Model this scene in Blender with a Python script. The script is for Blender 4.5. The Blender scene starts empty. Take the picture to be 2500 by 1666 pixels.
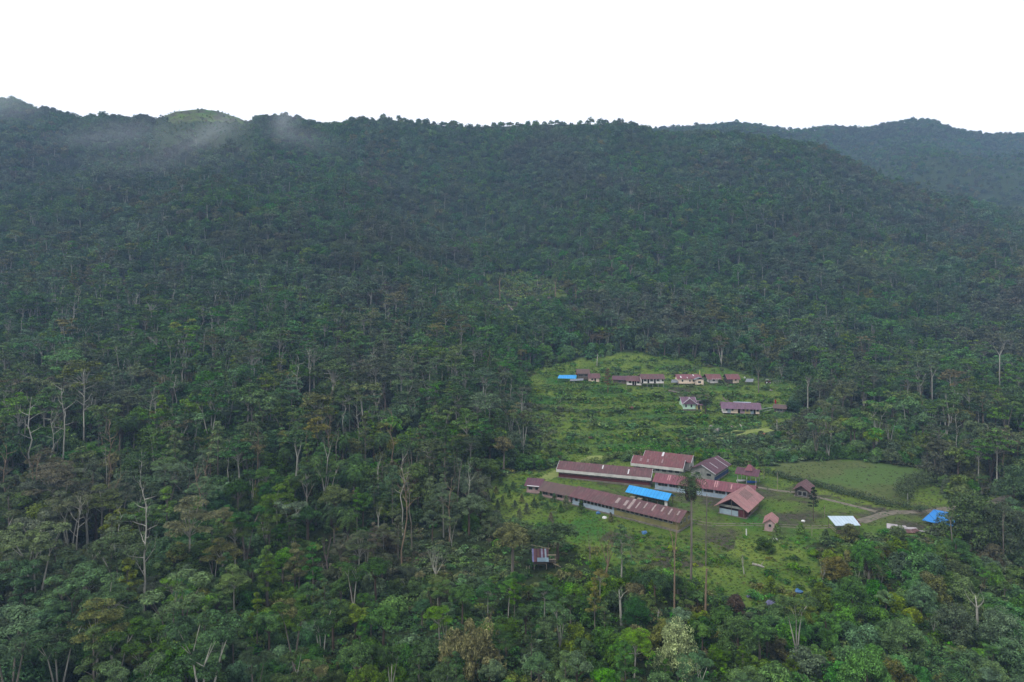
import bpy, math, random
import numpy as np
from math import sin, cos, pi, radians
R = random.Random(7)
NR = np.random.RandomState(11)

# ---------------------------------------------------------------- camera, world, sun, exposure
S = bpy.context.scene
COL = S.collection
HOR, F0, CX = 687.0, 1667.0, 1250.0          # eye-level row, focal length and centre column of a 2500 px wide photograph
cam = bpy.data.cameras.new("camera"); camo = bpy.data.objects.new("camera", cam); COL.objects.link(camo)
camo.location = (0, 0, 0); camo.rotation_euler = (radians(90), 0, 0)
cam.sensor_width = 36; cam.lens = 36 * F0 / 2500; cam.shift_y = (HOR - 833) / 2500
cam.clip_start = 0.5; cam.clip_end = 6000
S.camera = camo
w = bpy.data.worlds.new("World"); S.world = w; w.use_nodes = True
nt = w.node_tree; nt.nodes.clear()
out = nt.nodes.new("ShaderNodeOutputWorld"); bg = nt.nodes.new("ShaderNodeBackground")
sky = nt.nodes.new("ShaderNodeTexSky"); sky.sky_type = 'NISHITA'; sky.sun_disc = False
SUN_EL, SUN_AZ = 50, 230
sky.sun_elevation = radians(SUN_EL); sky.sun_rotation = radians(SUN_AZ)
mixw = nt.nodes.new("ShaderNodeMix"); mixw.data_type = 'RGBA'; mixw.inputs[0].default_value = 0.93
mixw.inputs[7].default_value = (13.2, 13.5, 14.2, 1)      # the even white cloud layer over the valley
nt.links.new(sky.outputs[0], mixw.inputs[6]); nt.links.new(mixw.outputs[2], bg.inputs[0])
bg.inputs[1].default_value = 0.088
nt.links.new(bg.outputs[0], out.inputs[0])
sl = bpy.data.lights.new("sun", 'SUN'); sl.energy = 2.1; sl.angle = radians(11); sl.color = (1, .97, .92)
so = bpy.data.objects.new("sun", sl); COL.objects.link(so)
so.rotation_euler = (radians(90 - SUN_EL), 0, radians(180 - SUN_AZ)); so.location = (0, 0, 400)
S.view_settings.view_transform = 'Standard'; S.view_settings.look = 'None'
S.view_settings.exposure = 0.27; S.view_settings.gamma = 1.0
S.render.engine = 'CYCLES'
S.cycles.max_bounces = 5; S.cycles.diffuse_bounces = 2; S.cycles.glossy_bounces = 1
S.cycles.transmission_bounces = 1; S.cycles.volume_bounces = 0; S.cycles.use_denoising = True
S.cycles.volume_step_rate = 1.0
HAZE = 0.00016
ALB = 0.74

# ---------------------------------------------------------------- helpers
def lin(c):
    def f(v):
        v /= 255.0
        return v / 12.92 if v <= .04045 else ((v + .055) / 1.055) ** 2.4
    return (f(c[0])*ALB, f(c[1])*ALB, f(c[2])*ALB, 1)

def tag(o, label=None, cat=None, group=None, kind=None):
    if label: o["label"] = label
    if cat: o["category"] = cat
    if group: o["group"] = group
    if kind: o["kind"] = kind
    return o

def link(o, parent=None, coll=None):
    (coll or COL).objects.link(o)
    if parent: o.parent = parent
    return o

def empty(name, loc, rz=0.0):
    o = bpy.data.objects.new(name, None); o.empty_display_size = .5
    o.location = loc; o.rotation_euler = (0, 0, rz); COL.objects.link(o)
    return o

class MB:
    def __init__(s): s.v = []; s.f = []; s.m = []
    def add(s, vs, fs, mi=0):
        b = len(s.v); s.v.extend([tuple(p) for p in vs]); s.f.extend([tuple(b + i for i in f) for f in fs]); s.m.extend([mi] * len(fs)); return s
    def box(s, x0, x1, y0, y1, z0, z1):
        return s.add([(x0,y0,z0),(x1,y0,z0),(x1,y1,z0),(x0,y1,z0),(x0,y0,z1),(x1,y0,z1),(x1,y1,z1),(x0,y1,z1)],
                     [(0,3,2,1),(4,5,6,7),(0,1,5,4),(1,2,6,5),(2,3,7,6),(3,0,4,7)])
    def prism_x(s, prof, x0, x1):                      # profile in (y,z), extruded along x
        n = len(prof)
        s.add([(x0, y, z) for y, z in prof] + [(x1, y, z) for y, z in prof],
              [tuple(range(n))[::-1], tuple(range(n, 2 * n))] + [(i, (i + 1) % n, n + (i + 1) % n, n + i) for i in range(n)])
        return s
    def slab(s, a, b, c, d, t):                        # four corners of the top face, thickness downwards
        q = [a, b, c, d]
        return s.add(q + [(p[0], p[1], p[2] - t) for p in q], [(0,1,2,3),(7,6,5,4),(0,4,5,1),(1,5,6,2),(2,6,7,3),(3,7,4,0)])
    def tube(s, pts, rad, n=6, cap=True):
        pts = [np.array(p, float) for p in pts]; rings = []
        for i, p in enumerate(pts):
            d = pts[min(i + 1, len(pts) - 1)] - pts[max(i - 1, 0)]; d /= (np.linalg.norm(d) + 1e-9)
            a = np.cross(d, (0, 0, 1) if abs(d[2]) < .9 else (1, 0, 0)); a /= np.linalg.norm(a); b = np.cross(d, a)
            r = rad[i] if hasattr(rad, '__len__') else rad
            rings.append([p + r * (a * cos(2*pi*k/n) + b * sin(2*pi*k/n)) for k in range(n)])
        vs = [tuple(v) for r_ in rings for v in r_]
        fs = [(i*n+k, i*n+(k+1) % n, (i+1)*n+(k+1) % n, (i+1)*n+k) for i in range(len(pts)-1) for k in range(n)]
        if cap: fs += [tuple(range(n))[::-1], tuple(range((len(pts)-1)*n, len(pts)*n))]
        return s.add(vs, fs)
    def mesh(s, name, mats):
        me = bpy.data.meshes.new(name); me.from_pydata(s.v, [], s.f)
        for m in (mats if isinstance(mats, (list, tuple)) else [mats]): me.materials.append(m)
        if any(s.m): me.polygons.foreach_set("material_index", s.m)
        me.update(); return me
    def build(s, name, mat, parent=None, label=None):
        o = bpy.data.objects.new(name, s.mesh(name, mat)); link(o, parent)
        if label: o["label"] = label
        return o

# ---------------------------------------------------------------- terrain
def _hash(ix, iy, seed):
    n = (ix.astype(np.int64) * 374761393 + iy.astype(np.int64) * 668265263 + seed * 1442695041) & 0x7fffffff
    n = ((n ^ (n >> 13)) * 1274126177) & 0x7fffffff
    return ((n ^ (n >> 16)) & 0xffff) / 65535.0
def vnoise(x, y, seed=0):
    x = np.asarray(x, float); y = np.asarray(y, float)
    ix = np.floor(x); iy = np.floor(y); fx = x - ix; fy = y - iy
    fx = fx*fx*(3-2*fx); fy = fy*fy*(3-2*fy)
    a = _hash(ix, iy, seed); b = _hash(ix+1, iy, seed); c = _hash(ix, iy+1, seed); d = _hash(ix+1, iy+1, seed)
    return (a + (b-a)*fx) * (1-fy) + (c + (d-c)*fx) * fy - .5
def fbm(x, y, seed=0, o=4):
    s = 0; a = 1
    for k in range(o): s = s + a * vnoise(x * 2**k, y * 2**k, seed + k); a *= .5
    return s
def sst(x, a, b):
    t = np.clip((x - a) / (b - a), 0, 1); return t*t*(3-2*t)

LD = np.array([ 20,  60, 110, 150, 190, 235, 260, 300, 340, 360, 390, 420.])
LC = np.array([-900, 0, 400, 850, 1120, 1280, 1600, 1950, 2200, 2500, 3400.])
LZ = np.array([
    [-66,-66,-65,-62,-57,-50,-46,-39,-31,-26,-19,-12],
    [-66,-66,-65,-63,-59,-52,-48,-41,-33,-28,-20,-12],
    [-66,-66,-65,-64,-61,-55,-51,-44,-36,-31,-23,-15],
    [-66,-66,-65,-65,-63,-58,-55,-49,-41,-36,-28,-20],
    [-66,-66,-65,-64,-62.5,-60,-58,-53,-46,-42,-35,-27],
    [-66,-65,-64,-63,-62,-61.2,-60,-56.5,-52.7,-52,-46,-38],
    [-66,-65,-64,-62.5,-62,-62,-60.5,-57,-52.6,-52,-45,-36],
    [-66,-65,-64,-63,-62,-62,-60.5,-57.3,-52.8,-52.2,-48,-41],
    [-66,-65,-64,-63,-62,-61.5,-60,-57,-52.5,-51,-47,-40],
    [-66,-65,-64,-63,-62,-61,-59,-55,-50,-47,-42,-35],
    [-66,-65,-63,-61,-59,-56,-54,-50,-44,-40,-34,-26]])
# near crest (canopy rows of the photograph) and far ridge
NC = np.array([[-900,200],[-300,205],[0,222],[40,224],[60,240],[130,250],[190,270],[250,263],[330,270],[400,255],[430,242],[470,239],[520,241],[560,251],[600,268],[650,262],
     [700,263],[760,280],[820,284],[880,272],[960,268],[1050,278],[1150,285],[1250,282],[1350,278],[1450,277],[1535,277],[1570,290],[1600,306],[1700,306],[1800,308],[1900,322],[2000,340],[2080,372],[2150,412],[2230,440],[2330,462],[2500,498],[3400,560]], float)
FC = np.array([[-900,300],[1300,330],[1560,305],[1650,299],[1700,295],[1800,288],[1880,296],[1920,306],[1975,304],[2030,296],[2080,299],[2140,297],[2170,287],[2230,280],[2280,283],[2320,300],[2400,314],[2500,316],[3400,330]], float)
D0, CAN = 420.0, 13.0
def terrace_phase(X, Y):
    t = (Y + 10*vnoise(X/32., Y/60., 6) + 3*np.sin(X/23.))/17.; return t - np.floor(t)
def terrain(X, Y):
    X = np.asarray(X, float); Y = np.maximum(np.asarray(Y, float), 5.0)
    c = np.clip(CX + F0 * X / Y, -899, 3399)
    # low ground: bilinear table in (column, depth)
    j = np.clip(np.searchsorted(LC, c) - 1, 0, len(LC) - 2); t = (c - LC[j]) / (LC[j+1] - LC[j]); t = t*t*(3-2*t)
    d = np.clip(Y, LD[0], LD[-1]); i = np.clip(np.searchsorted(LD, d) - 1, 0, len(LD) - 2); s = (d - LD[i]) / (LD[i+1] - LD[i])
    low = (LZ[j,i]*(1-s) + LZ[j,i+1]*s)*(1-t) + (LZ[j+1,i]*(1-s) + LZ[j+1,i+1]*s)*t
    z0 = LZ[j,-1]*(1-t) + LZ[j+1,-1]*t
    # near mountain
    Dn = 850 - 60*sst(c, 1700, 2500) - 40*np.sin(c/260.)
    zr = (HOR - np.interp(c, NC[:,0], NC[:,1])) / F0 * Dn - CAN
    q = np.clip((Y - D0) / (Dn - D0), 0, 1)
    near = z0 + (zr - z0) * (0.82*q + 0.18*q*q)
    near = np.where(Y > Dn, zr - (Y - Dn)*0.55, near)
    near = near + sst(Y, 400, 560) * (1 - sst(Y, Dn-130, Dn-30)) * (fbm(X/150., Y/260., 3, 4) * 62 + 13*np.sin(X/55. + 1.5*np.sin(Y/130.)) * (.6 + .4*np.sin(X/140.+2)))
    near = np.where(Y > Dn, near, np.minimum(near, Y * (zr/Dn) - 1))
    Df = 1450.
    zf = (HOR - np.interp(c, FC[:,0], FC[:,1])) / F0 * Df - CAN
    qf = np.clip((Y - 900) / (Df - 900), -0.4, 1)
    far = 60 + (zf - 60) * qf
    far = far + sst(Y, 950, 1080) * (1 - sst(Y, Df-110, Df-30)) * ((fbm(X/170., Y/330., 9, 3) * 95 + 16*np.sin(X/60. + np.sin(Y/150.))))
    far = np.minimum(far, Y * (zf/Df) - 2 - 10*(1 - sst(Y, Df-200, Df)))
    far = np.where(Y > Df, zf - (Y - Df)*0.5, far)
    z = np.where(Y < D0, low, np.maximum(near, far))
    # gullies and bumps in the forest ground, terraces on the village slope, dead flat yards
    forest = 1 - sst(c, 1130, 1280) * (1 - sst(c, 2150, 2350))
    z = z + sst(Y, 60, 160) * forest * fbm(X/38., Y/38., 21, 3) * 3.2 * (1 - sst(Y, Dn - 40, Dn))
    vil = (1 - forest)
    fr = terrace_phase(X, Y)
    m = vil * sst(Y, 238, 248) * (1 - sst(Y, 330, 338)) * (1 - sst(c, 1850, 1950))
    z = z + m * 2.4 * (sst(fr, .62, .84) - fr)
    wob = fbm(X/25., Y/14., 5, 3)
    z = z + m * wob * .5
    z = z + vil * sst(Y, 362, 380) * (1 - sst(Y, 400, 440)) * fbm(X/18., Y/18., 8, 3) * 1.2
    return z
def _unused(X, Y):
    e = 1.2; return (terrain(X, Y + e) - terrain(X, Y - e)) / (2*e)
def row_of(X, Y, z=None):
    z = terrain(X, Y) if z is None else z
    return CX + F0 * X / Y, HOR - F0 * z / Y
_DD = np.arange(50, 1520, .25)
def G(px, py, dmax=1290):
    """ground point seen at a pixel of the photograph"""
    X = (px - CX) / F0 * _DD; r = HOR - F0 * terrain(X, _DD) / _DD
    k = np.argmax(r <= py); D = _DD[k]; x = (px - CX) / F0 * D
    return (float(x), float(D), float(terrain(x, D)))
def GD(px, D):
    x = (px - CX) / F0 * D; return (float(x), float(D), float(terrain(x, D)))
def inpoly(px, py, poly):
    px = np.asarray(px, float); py = np.asarray(py, float); r = np.zeros(np.broadcast(px, py).shape, bool); n = len(poly)
    for i in range(n):
        x1, y1 = poly[i]; x2, y2 = poly[(i+1) % n]
        c = ((y1 > py) != (y2 > py)) & (px < (x2-x1) * (py-y1) / ((y2-y1) or 1e-9) + x1); r ^= c
    return r

UPPER = [(1300,905),(1400,882),(1470,868),(1560,860),(1640,872),(1700,888),(1790,905),(1930,928),(1960,945),(1925,985),(1935,1030),(1890,1050),(1800,1052),(1700,1062),(1610,1080),(1540,1100),(1470,1122),(1400,1130),(1345,1100),(1310,1060),(1300,1010),(1285,960),(1290,925)]
LOWER = [(1178,1185),(1240,1158),(1330,1150),(1400,1133),(1520,1120),(1600,1122),(1700,1128),(1790,1136),(1850,1142),(1890,1140),(2050,1125),(2200,1150),(2290,1190),(2330,1225),(2420,1222),(2500,1200),(2500,1230),(2420,1250),(2330,1280),(2250,1300),(2180,1310),(2000,1320),(1960,1345),(1900,1360),(1840,1420),(1820,1455),(1760,1440),(1700,1400),(1560,1360),(1460,1335),(1390,1310),(1330,1290),(1240,1272),(1185,1235)]
FIELD = [(1880,1142),(1912,1129),(2040,1126),(2150,1131),(2240,1143),(2272,1156),(2232,1180),(2200,1203),(2190,1230),(2100,1213),(2000,1187),(1915,1163)]
YARD = [(1370,1200),(1480,1180),(1640,1190),(1850,1180),(1950,1190),(2060,1215),(2200,1245),(2330,1240),(2300,1290),(2060,1310),(1900,1312),(1700,1305),(1600,1300),(1480,1270),(1700,1290),(1650,1250),(1500,1230)]
DIRT2 = [(1480,1310),(1640,1300),(1800,1310),(1790,1345),(1660,1390),(1560,1380),(1500,1340)]
OPEN = [(1330,1288),(1450,1300),(1700,1306),(1900,1330),(1985,1345),(2010,1395),(1965,1460),(1890,1492),(1800,1480),(1730,1440),(1640,1400),(1560,1405),(1480,1390),(1400,1350)]
PATHX = [1322,1350,1385,1450,1540,1610,1680,1750,1830,1880]; PATHY = [1172,1160,1146,1118,1102,1100,1080,1070,1060,1048]
def onpath(a, b, w_=5.5): return (np.abs(b - np.interp(a, PATHX, PATHY)) < w_) & (a > 1322) & (a < 1885)
SCRUB = [(930,1320),(1040,1300),(1160,1320),(1260,1330),(1370,1330),(1440,1370),(1420,1430),(1330,1420),(1180,1400),(1090,1400),(960,1390)]
SCRUB2 = [(890,1470),(980,1450),(1040,1490),(1060,1560),(1000,1600),(930,1580)]
BRUSH = [(1185,700),(1260,685),(1390,690),(1420,710),(1330,735),(1200,765),(1170,740)]
CLR = [(1195,672),(1262,660),(1330,676),(1375,700),(1392,716),(1330,730),(1262,742),(1225,764),(1188,752),(1215,722),(1180,700)]
CLR2 = [(2080,590),(2180,588),(2290,620),(2270,650),(2120,640),(2060,615)]
BALD = [(395,272),(440,250),(540,252),(605,276),(590,300),(500,296),(420,298)]
BROWN = [(1050,375),(1110,380),(1130,420),(1165,465),(1110,470),(1060,430)]
TRASHY = [(1640,942),(1715,940),(1735,965),(1720,990),(1660,975),(1600,965)]

def warp(px, py, X, Y):
    k = 160./np.maximum(Y, 60)
    return px + k*(48*vnoise(X/12., Y/12., 32) + 22*vnoise(X/3.6, Y/3.6, 31)), py + k*(24*vnoise(X/9., Y/9., 33) + 10*vnoise(X/3., Y/3., 34))
def ground_mesh():
    nu, nd = 560, 470
    us = np.linspace(-700, 3200, nu); ds = 22 * (1780/22.) ** (np.linspace(0, 1, nd) ** .82)
    U, Dm = np.meshgrid(us, ds); X = (U - CX) / F0 * Dm; Z = terrain(X, Dm)
    v = np.stack([X.ravel(), Dm.ravel(), Z.ravel()], 1)
    i = np.arange((nd-1)*(nu-1)); a = (i // (nu-1)) * nu + i % (nu-1)
    q = np.stack([a, a+1, a+nu+1, a+nu], 1)
    me = bpy.data.meshes.new("ground"); me.vertices.add(len(v)); me.vertices.foreach_set("co", v.ravel())
    me.loops.add(q.size); me.loops.foreach_set("vertex_index", q.ravel().astype(np.int32))
    me.polygons.add(len(q)); me.polygons.foreach_set("loop_start", np.arange(0, q.size, 4, dtype=np.int32))
    me.polygons.foreach_set("use_smooth", np.ones(len(q), bool)); me.update(calc_edges=True)
    px, py = row_of(X.ravel(), Dm.ravel(), Z.ravel())
    jx, jy = warp(px, py, X.ravel(), Dm.ravel())
    vis = Dm.ravel() < 900
    g = (inpoly(jx, jy, UPPER) | inpoly(jx, jy, LOWER) | inpoly(jx, jy, OPEN) | inpoly(jx, jy, CLR) | inpoly(jx, jy, BALD)) & vis
    dt = (inpoly(jx, jy, YARD) | inpoly(jx, jy, BALD) | inpoly(jx, jy, BRUSH) | inpoly(jx, jy, DIRT2) | inpoly(jx, jy, TRASHY)) & vis
    fl = inpoly(px*.6+jx*.4, py*.6+jy*.4, FIELD)
    c = np.zeros((len(v), 4), np.float32); c[:,0] = g; c[:,1] = dt; c[:,2] = fl; c[:,3] = 1
    at = me.color_attributes.new("zone", 'FLOAT_COLOR', 'POINT'); at.data.foreach_set("color", c.ravel())
    return me

# ---------------------------------------------------------------- materials
def nmat(name):
    m = bpy.data.materials.new(name); m.use_nodes = True; n = m.node_tree.nodes
    return m, m.node_tree, n["Principled BSDF"]
def node(t, ty, **kw):
    n = t.nodes.new(ty)
    for k, v in kw.items(): setattr(n, k, v)
    return n
def mixc(t, fac, a, b, mode='MIX'):
    n = t.nodes.new("ShaderNodeMix"); n.data_type = 'RGBA'; n.blend_type = mode; n.clamp_factor = True
    for s, v in ((0, fac), (6, a), (7, b)):
        if isinstance(v, bpy.types.NodeSocket): t.links.new(v, n.inputs[s])
        elif isinstance(v, tuple): n.inputs[s].default_value = v
        else: n.inputs[s].default_value = v
    return n.outputs[2]
def ramp(t, x, a, b):
    n = t.nodes.new("ShaderNodeMapRange"); n.inputs[1].default_value = a; n.inputs[2].default_value = b; n.clamp = True
    t.links.new(x, n.inputs[0]); return n.outputs[0]
def math_(t, op, a, b=None, c=None):
    n = t.nodes.new("ShaderNodeMath"); n.operation = op
    for i, v in enumerate((a, b, c)):
        if v is None: continue
        if isinstance(v, bpy.types.NodeSocket): t.links.new(v, n.inputs[i])
        else: n.inputs[i].default_value = v
    return n.outputs[0]
def noise(t, vec, scale, detail=3, rough=.55):
    n = t.nodes.new("ShaderNodeTexNoise"); n.inputs["Scale"].default_value = scale; n.inputs["Detail"].default_value = detail; n.inputs["Roughness"].default_value = rough
    if vec is not None: t.links.new(vec, n.inputs["Vector"])
    return n.outputs["Fac"]

def mat_ground():
    m, t, b = nmat("ground_soil_and_grass")
    pos = node(t, "ShaderNodeNewGeometry").outputs["Position"]
    z = node(t, "ShaderNodeVertexColor", layer_name="zone"); sp = node(t, "ShaderNodeSeparateColor"); t.links.new(z.outputs[0], sp.inputs[0])
    n1 = noise(t, pos, .09, 4); n2 = noise(t, pos, .9, 4, .7); n3 = noise(t, pos, 3.5, 3, .7); n4 = noise(t, pos, .035, 3)
    floor_ = mixc(t, ramp(t, n2, .35, .65), lin((38,50,28)), lin((58,70,36)))
    grass = mixc(t, ramp(t, n1, .36, .62), lin((92,120,44)), lin((122,142,58)))
    grass = mixc(t, ramp(t, n4, .52, .62), grass, lin((66,116,42)))
    grass = mixc(t, ramp(t, n2, .5, .75), grass, lin((66,82,42)))
    grass = mixc(t, ramp(t, n3, .3, .75), mixc(t, .4, grass, lin((28,38,20))), grass)
    dirt = mixc(t, ramp(t, n1, .4, .6), lin((72,70,52)), lin((88,82,72)))
    dirt = mixc(t, ramp(t, n2, .42, .6), dirt, lin((56,64,38)))
    dirt = mixc(t, ramp(t, n3, .35, .8), dirt, lin((64,60,50)))
    field = mixc(t, ramp(t, n1, .35, .65), lin((96,110,60)), lin((82,98,50)))
    field = mixc(t, ramp(t, n2, .45, .8), field, lin((122,122,84)))
    field = mixc(t, ramp(t, n4, .5, .6), field, lin((88,114,58)))
    field = mixc(t, ramp(t, n3, .35, .75), mixc(t, .3, field, lin((50,60,34))), field)
    c = mixc(t, sp.outputs[0], floor_, grass); c = mixc(t, math_(t, 'MULTIPLY', sp.outputs[1], ramp(t, n1, .4, .58)), c, dirt); c = mixc(t, sp.outputs[2], c, field)
    t.links.new(c, b.inputs["Base Color"]); b.inputs["Roughness"].default_value = .95; b.inputs["Specular IOR Level"].default_value = .1
    bp = node(t, "ShaderNodeBump"); bp.inputs["Strength"].default_value = .8; bp.inputs["Distance"].default_value = .35
    t.links.new(math_(t, 'ADD', n2, n3), bp.inputs["Height"]); t.links.new(bp.outputs[0], b.inputs["Normal"])
    return m

def mat_leaf(name, a, b_, brown=.35):
    m, t, b = nmat(name)
    oi = node(t, "ShaderNodeObjectInfo"); g = node(t, "ShaderNodeNewGeometry")
    c = mixc(t, g.outputs["Random Per Island"], lin(tuple(int(v*.72) for v in a)), lin(tuple(int(v*1.08) for v in b_)))
    n1 = noise(t, oi.outputs["Location"], .012, 3, .6)
    n2 = noise(t, oi.outputs["Location"], .03, 2)
    c = mixc(t, math_(t, 'MULTIPLY', ramp(t, n1, .49, .6), min(1, brown*1.7)), c, lin((86,80,74)))
    c = mixc(t, math_(t, 'MULTIPLY', ramp(t, n2, .5, .62), .42), c, lin((74,112,74)))
    tw = noise(t, g.outputs["Position"], .85, 2, .6)  # clump-sized tone noise, puts light and dark contrast into the leaf colour
    hs = node(t, "ShaderNodeHueSaturation"); t.links.new(c, hs.inputs["Color"])
    t.links.new(math_(t, 'MULTIPLY', math_(t, 'MULTIPLY_ADD', ramp(t, tw, .36, .64), 1.15, .45), math_(t, 'MULTIPLY_ADD', oi.outputs["Random"], .65, .72)), hs.inputs["Value"])
    r2 = math_(t, 'FRACT', math_(t, 'MULTIPLY', oi.outputs["Random"], 17.3))
    t.links.new(math_(t, 'MULTIPLY_ADD', r2, .05, .465), hs.inputs["Hue"])
    r3 = math_(t, 'FRACT', math_(t, 'MULTIPLY', oi.outputs["Random"], 41.7))
    t.links.new(math_(t, 'MULTIPLY_ADD', r3, .4, .84), hs.inputs["Saturation"])
    t.links.new(hs.outputs[0], b.inputs["Base Color"])
    b.inputs["Roughness"].default_value = .6; b.inputs["Specular IOR Level"].default_value = .12
    return m

def mat_bark(name, a, b_, sc=1.5):
    m, t, b = nmat(name)
    tc = node(t, "ShaderNodeTexCoord"); mp = node(t, "ShaderNodeMapping"); mp.inputs["Scale"].default_value = (1, 1, .25)
    t.links.new(tc.outputs["Object"], mp.inputs[0]); n = noise(t, mp.outputs[0], sc, 4, .65)
    t.links.new(mixc(t, ramp(t, n, .35, .65), lin(a), lin(b_)), b.inputs["Base Color"]); b.inputs["Roughness"].default_value = .9
    return m

def mat_plain(name, a, b_=None, sc=.8, rough=.8, spec=.3, bump=0):
    m, t, b = nmat(name); b_ = b_ or tuple(int(v*.8) for v in a)
    tc = node(t, "ShaderNodeTexCoord"); n = noise(t, tc.outputs["Object"], sc, 5, .65)
    t.links.new(mixc(t, ramp(t, n, .35, .68), lin(a), lin(b_)), b.inputs["Base Color"]); b.inputs["Roughness"].default_value = rough; b.inputs["Specular IOR Level"].default_value = spec
    if bump:
        bp = node(t, "ShaderNodeBump"); bp.inputs["Strength"].default_value = bump; bp.inputs["Distance"].default_value = .05; t.links.new(n, bp.inputs["Height"]); t.links.new(bp.outputs[0], b.inputs["Normal"])
    return m

def mat_roof(name, a, b_, rust=(96,62,50), pale=(150,128,122), amt=.5, sheet=.8, rows=1.9, spec=.35):
    """corrugated sheets in rows: every sheet its own tone, rust blotches, ribs as bump; ridge runs along local x"""
    m, t, b = nmat(name)
    tc = node(t, "ShaderNodeTexCoord"); sx = node(t, "ShaderNodeSeparateXYZ"); t.links.new(tc.outputs["Object"], sx.inputs[0])
    ix = math_(t, 'FLOOR', math_(t, 'DIVIDE', sx.outputs[0], sheet)); iy = math_(t, 'FLOOR', math_(t, 'DIVIDE', sx.outputs[1], rows))
    cb = node(t, "ShaderNodeCombineXYZ"); t.links.new(ix, cb.inputs[0]); t.links.new(iy, cb.inputs[1])
    wn = node(t, "ShaderNodeTexWhiteNoise", noise_dimensions='3D'); t.links.new(cb.outputs[0], wn.inputs[0])
    c = mixc(t, wn.outputs[0], lin(a), lin(b_))
    n1 = noise(t, tc.outputs["Object"], .5, 5, .65)
    mp = node(t, "ShaderNodeMapping"); mp.inputs["Scale"].default_value = (2.2, .35, .35); t.links.new(tc.outputs["Object"], mp.inputs[0]); n2 = noise(t, mp.outputs[0], 1.2, 4, .7)
    c = mixc(t, math_(t, 'MULTIPLY', ramp(t, n1, .45, .62), amt), c, lin(rust))
    c = mixc(t, math_(t, 'MULTIPLY', ramp(t, n2, .5, .72), amt), c, lin(pale))
    fx = math_(t, 'FRACT', math_(t, 'DIVIDE', sx.outputs[0], sheet))
    c = mixc(t, math_(t, 'MULTIPLY', math_(t, 'LESS_THAN', fx, .09), .55), c, lin(tuple(int(v*.45) for v in a)))
    t.links.new(c, b.inputs["Base Color"]); b.inputs["Roughness"].default_value = .6; b.inputs["Specular IOR Level"].default_value = spec
    wv = math_(t, 'SINE', math_(t, 'MULTIPLY', sx.outputs[0], 2*pi/.2)); bp = node(t, "ShaderNodeBump"); bp.inputs["Strength"].default_value = .5; bp.inputs["Distance"].default_value = .03
    t.links.new(wv, bp.inputs["Height"]); t.links.new(bp.outputs[0], b.inputs["Normal"])
    return m

def mat_planks(name, a, b_, w=.22, axis=2):
    m, t, b = nmat(name)
    tc = node(t, "ShaderNodeTexCoord"); sx = node(t, "ShaderNodeSeparateXYZ"); t.links.new(tc.outputs["Object"], sx.inputs[0])
    q = math_(t, 'DIVIDE', sx.outputs[axis], w); fl = math_(t, 'FLOOR', q)
    wn = node(t, "ShaderNodeTexWhiteNoise", noise_dimensions='1D'); t.links.new(fl, wn.inputs[1])
    c = mixc(t, wn.outputs[0], lin(a), lin(b_)); n = noise(t, tc.outputs["Object"], 1.1, 4, .7)
    c = mixc(t, math_(t, 'MULTIPLY', ramp(t, n, .45, .75), .5), c, lin(tuple(int(v*.6) for v in a)))
    c = mixc(t, math_(t, 'MULTIPLY', math_(t, 'LESS_THAN', math_(t, 'FRACT', q), .1), .7), c, lin((30,26,24)))
    t.links.new(c, b.inputs["Base Color"]); b.inputs["Roughness"].default_value = .85
    return m

M = {}
M['ground'] = mat_ground()
M['dark'] = mat_leaf("leaves_dark_green", (42,74,34), (62,96,40))
M['mid'] = mat_leaf("leaves_mid_green", (62,96,38), (84,118,46))
M['lime'] = mat_leaf("leaves_yellow_green", (82,108,38), (104,128,46), .2)
M['bright'] = mat_leaf("leaves_bright_green", (56,100,42), (78,124,52), .1)
M['olive'] = mat_leaf("leaves_olive_brown", (84,90,46), (104,106,56), .4)
M['grey'] = mat_leaf("leaves_grey_green", (72,98,70), (94,120,82), .3)
M['rust'] = mat_leaf("leaves_rusty_brown", (86,72,52), (104,92,62), .4)
M['white'] = mat_leaf("blossom_pale_green", (106,128,84), (146,162,116), 0)
M['feather'] = mat_leaf("leaves_straw_olive", (96,110,54), (136,138,78), 0)
M['deep'] = mat_leaf("leaves_blackish_green", (24,38,26), (36,54,32), 0)
M['palm_dark'] = mat_leaf("palm_leaves_dark", (34,54,34), (54,78,46), 0)
M['skirt'] = mat_leaf("dead_palm_leaves", (44,38,32), (66,54,44), 0)
M['palm'] = mat_leaf("palm_leaves", (40,70,40), (60,88,46), .1)
M['pale_bark'] = mat_bark("pale_bark", (172,170,158), (126,122,110))
M['grey_bark'] = mat_bark("grey_bark", (124,116,104), (86,78,70))
M['brown_bark'] = mat_bark("brown_bark", (92,76,62), (62,50,42))
M['tan_bark'] = mat_bark("tan_bark", (140,118,96), (100,84,68))
M['dead_wood'] = mat_bark("dead_wood", (128,112,108), (96,82,78))

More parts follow.
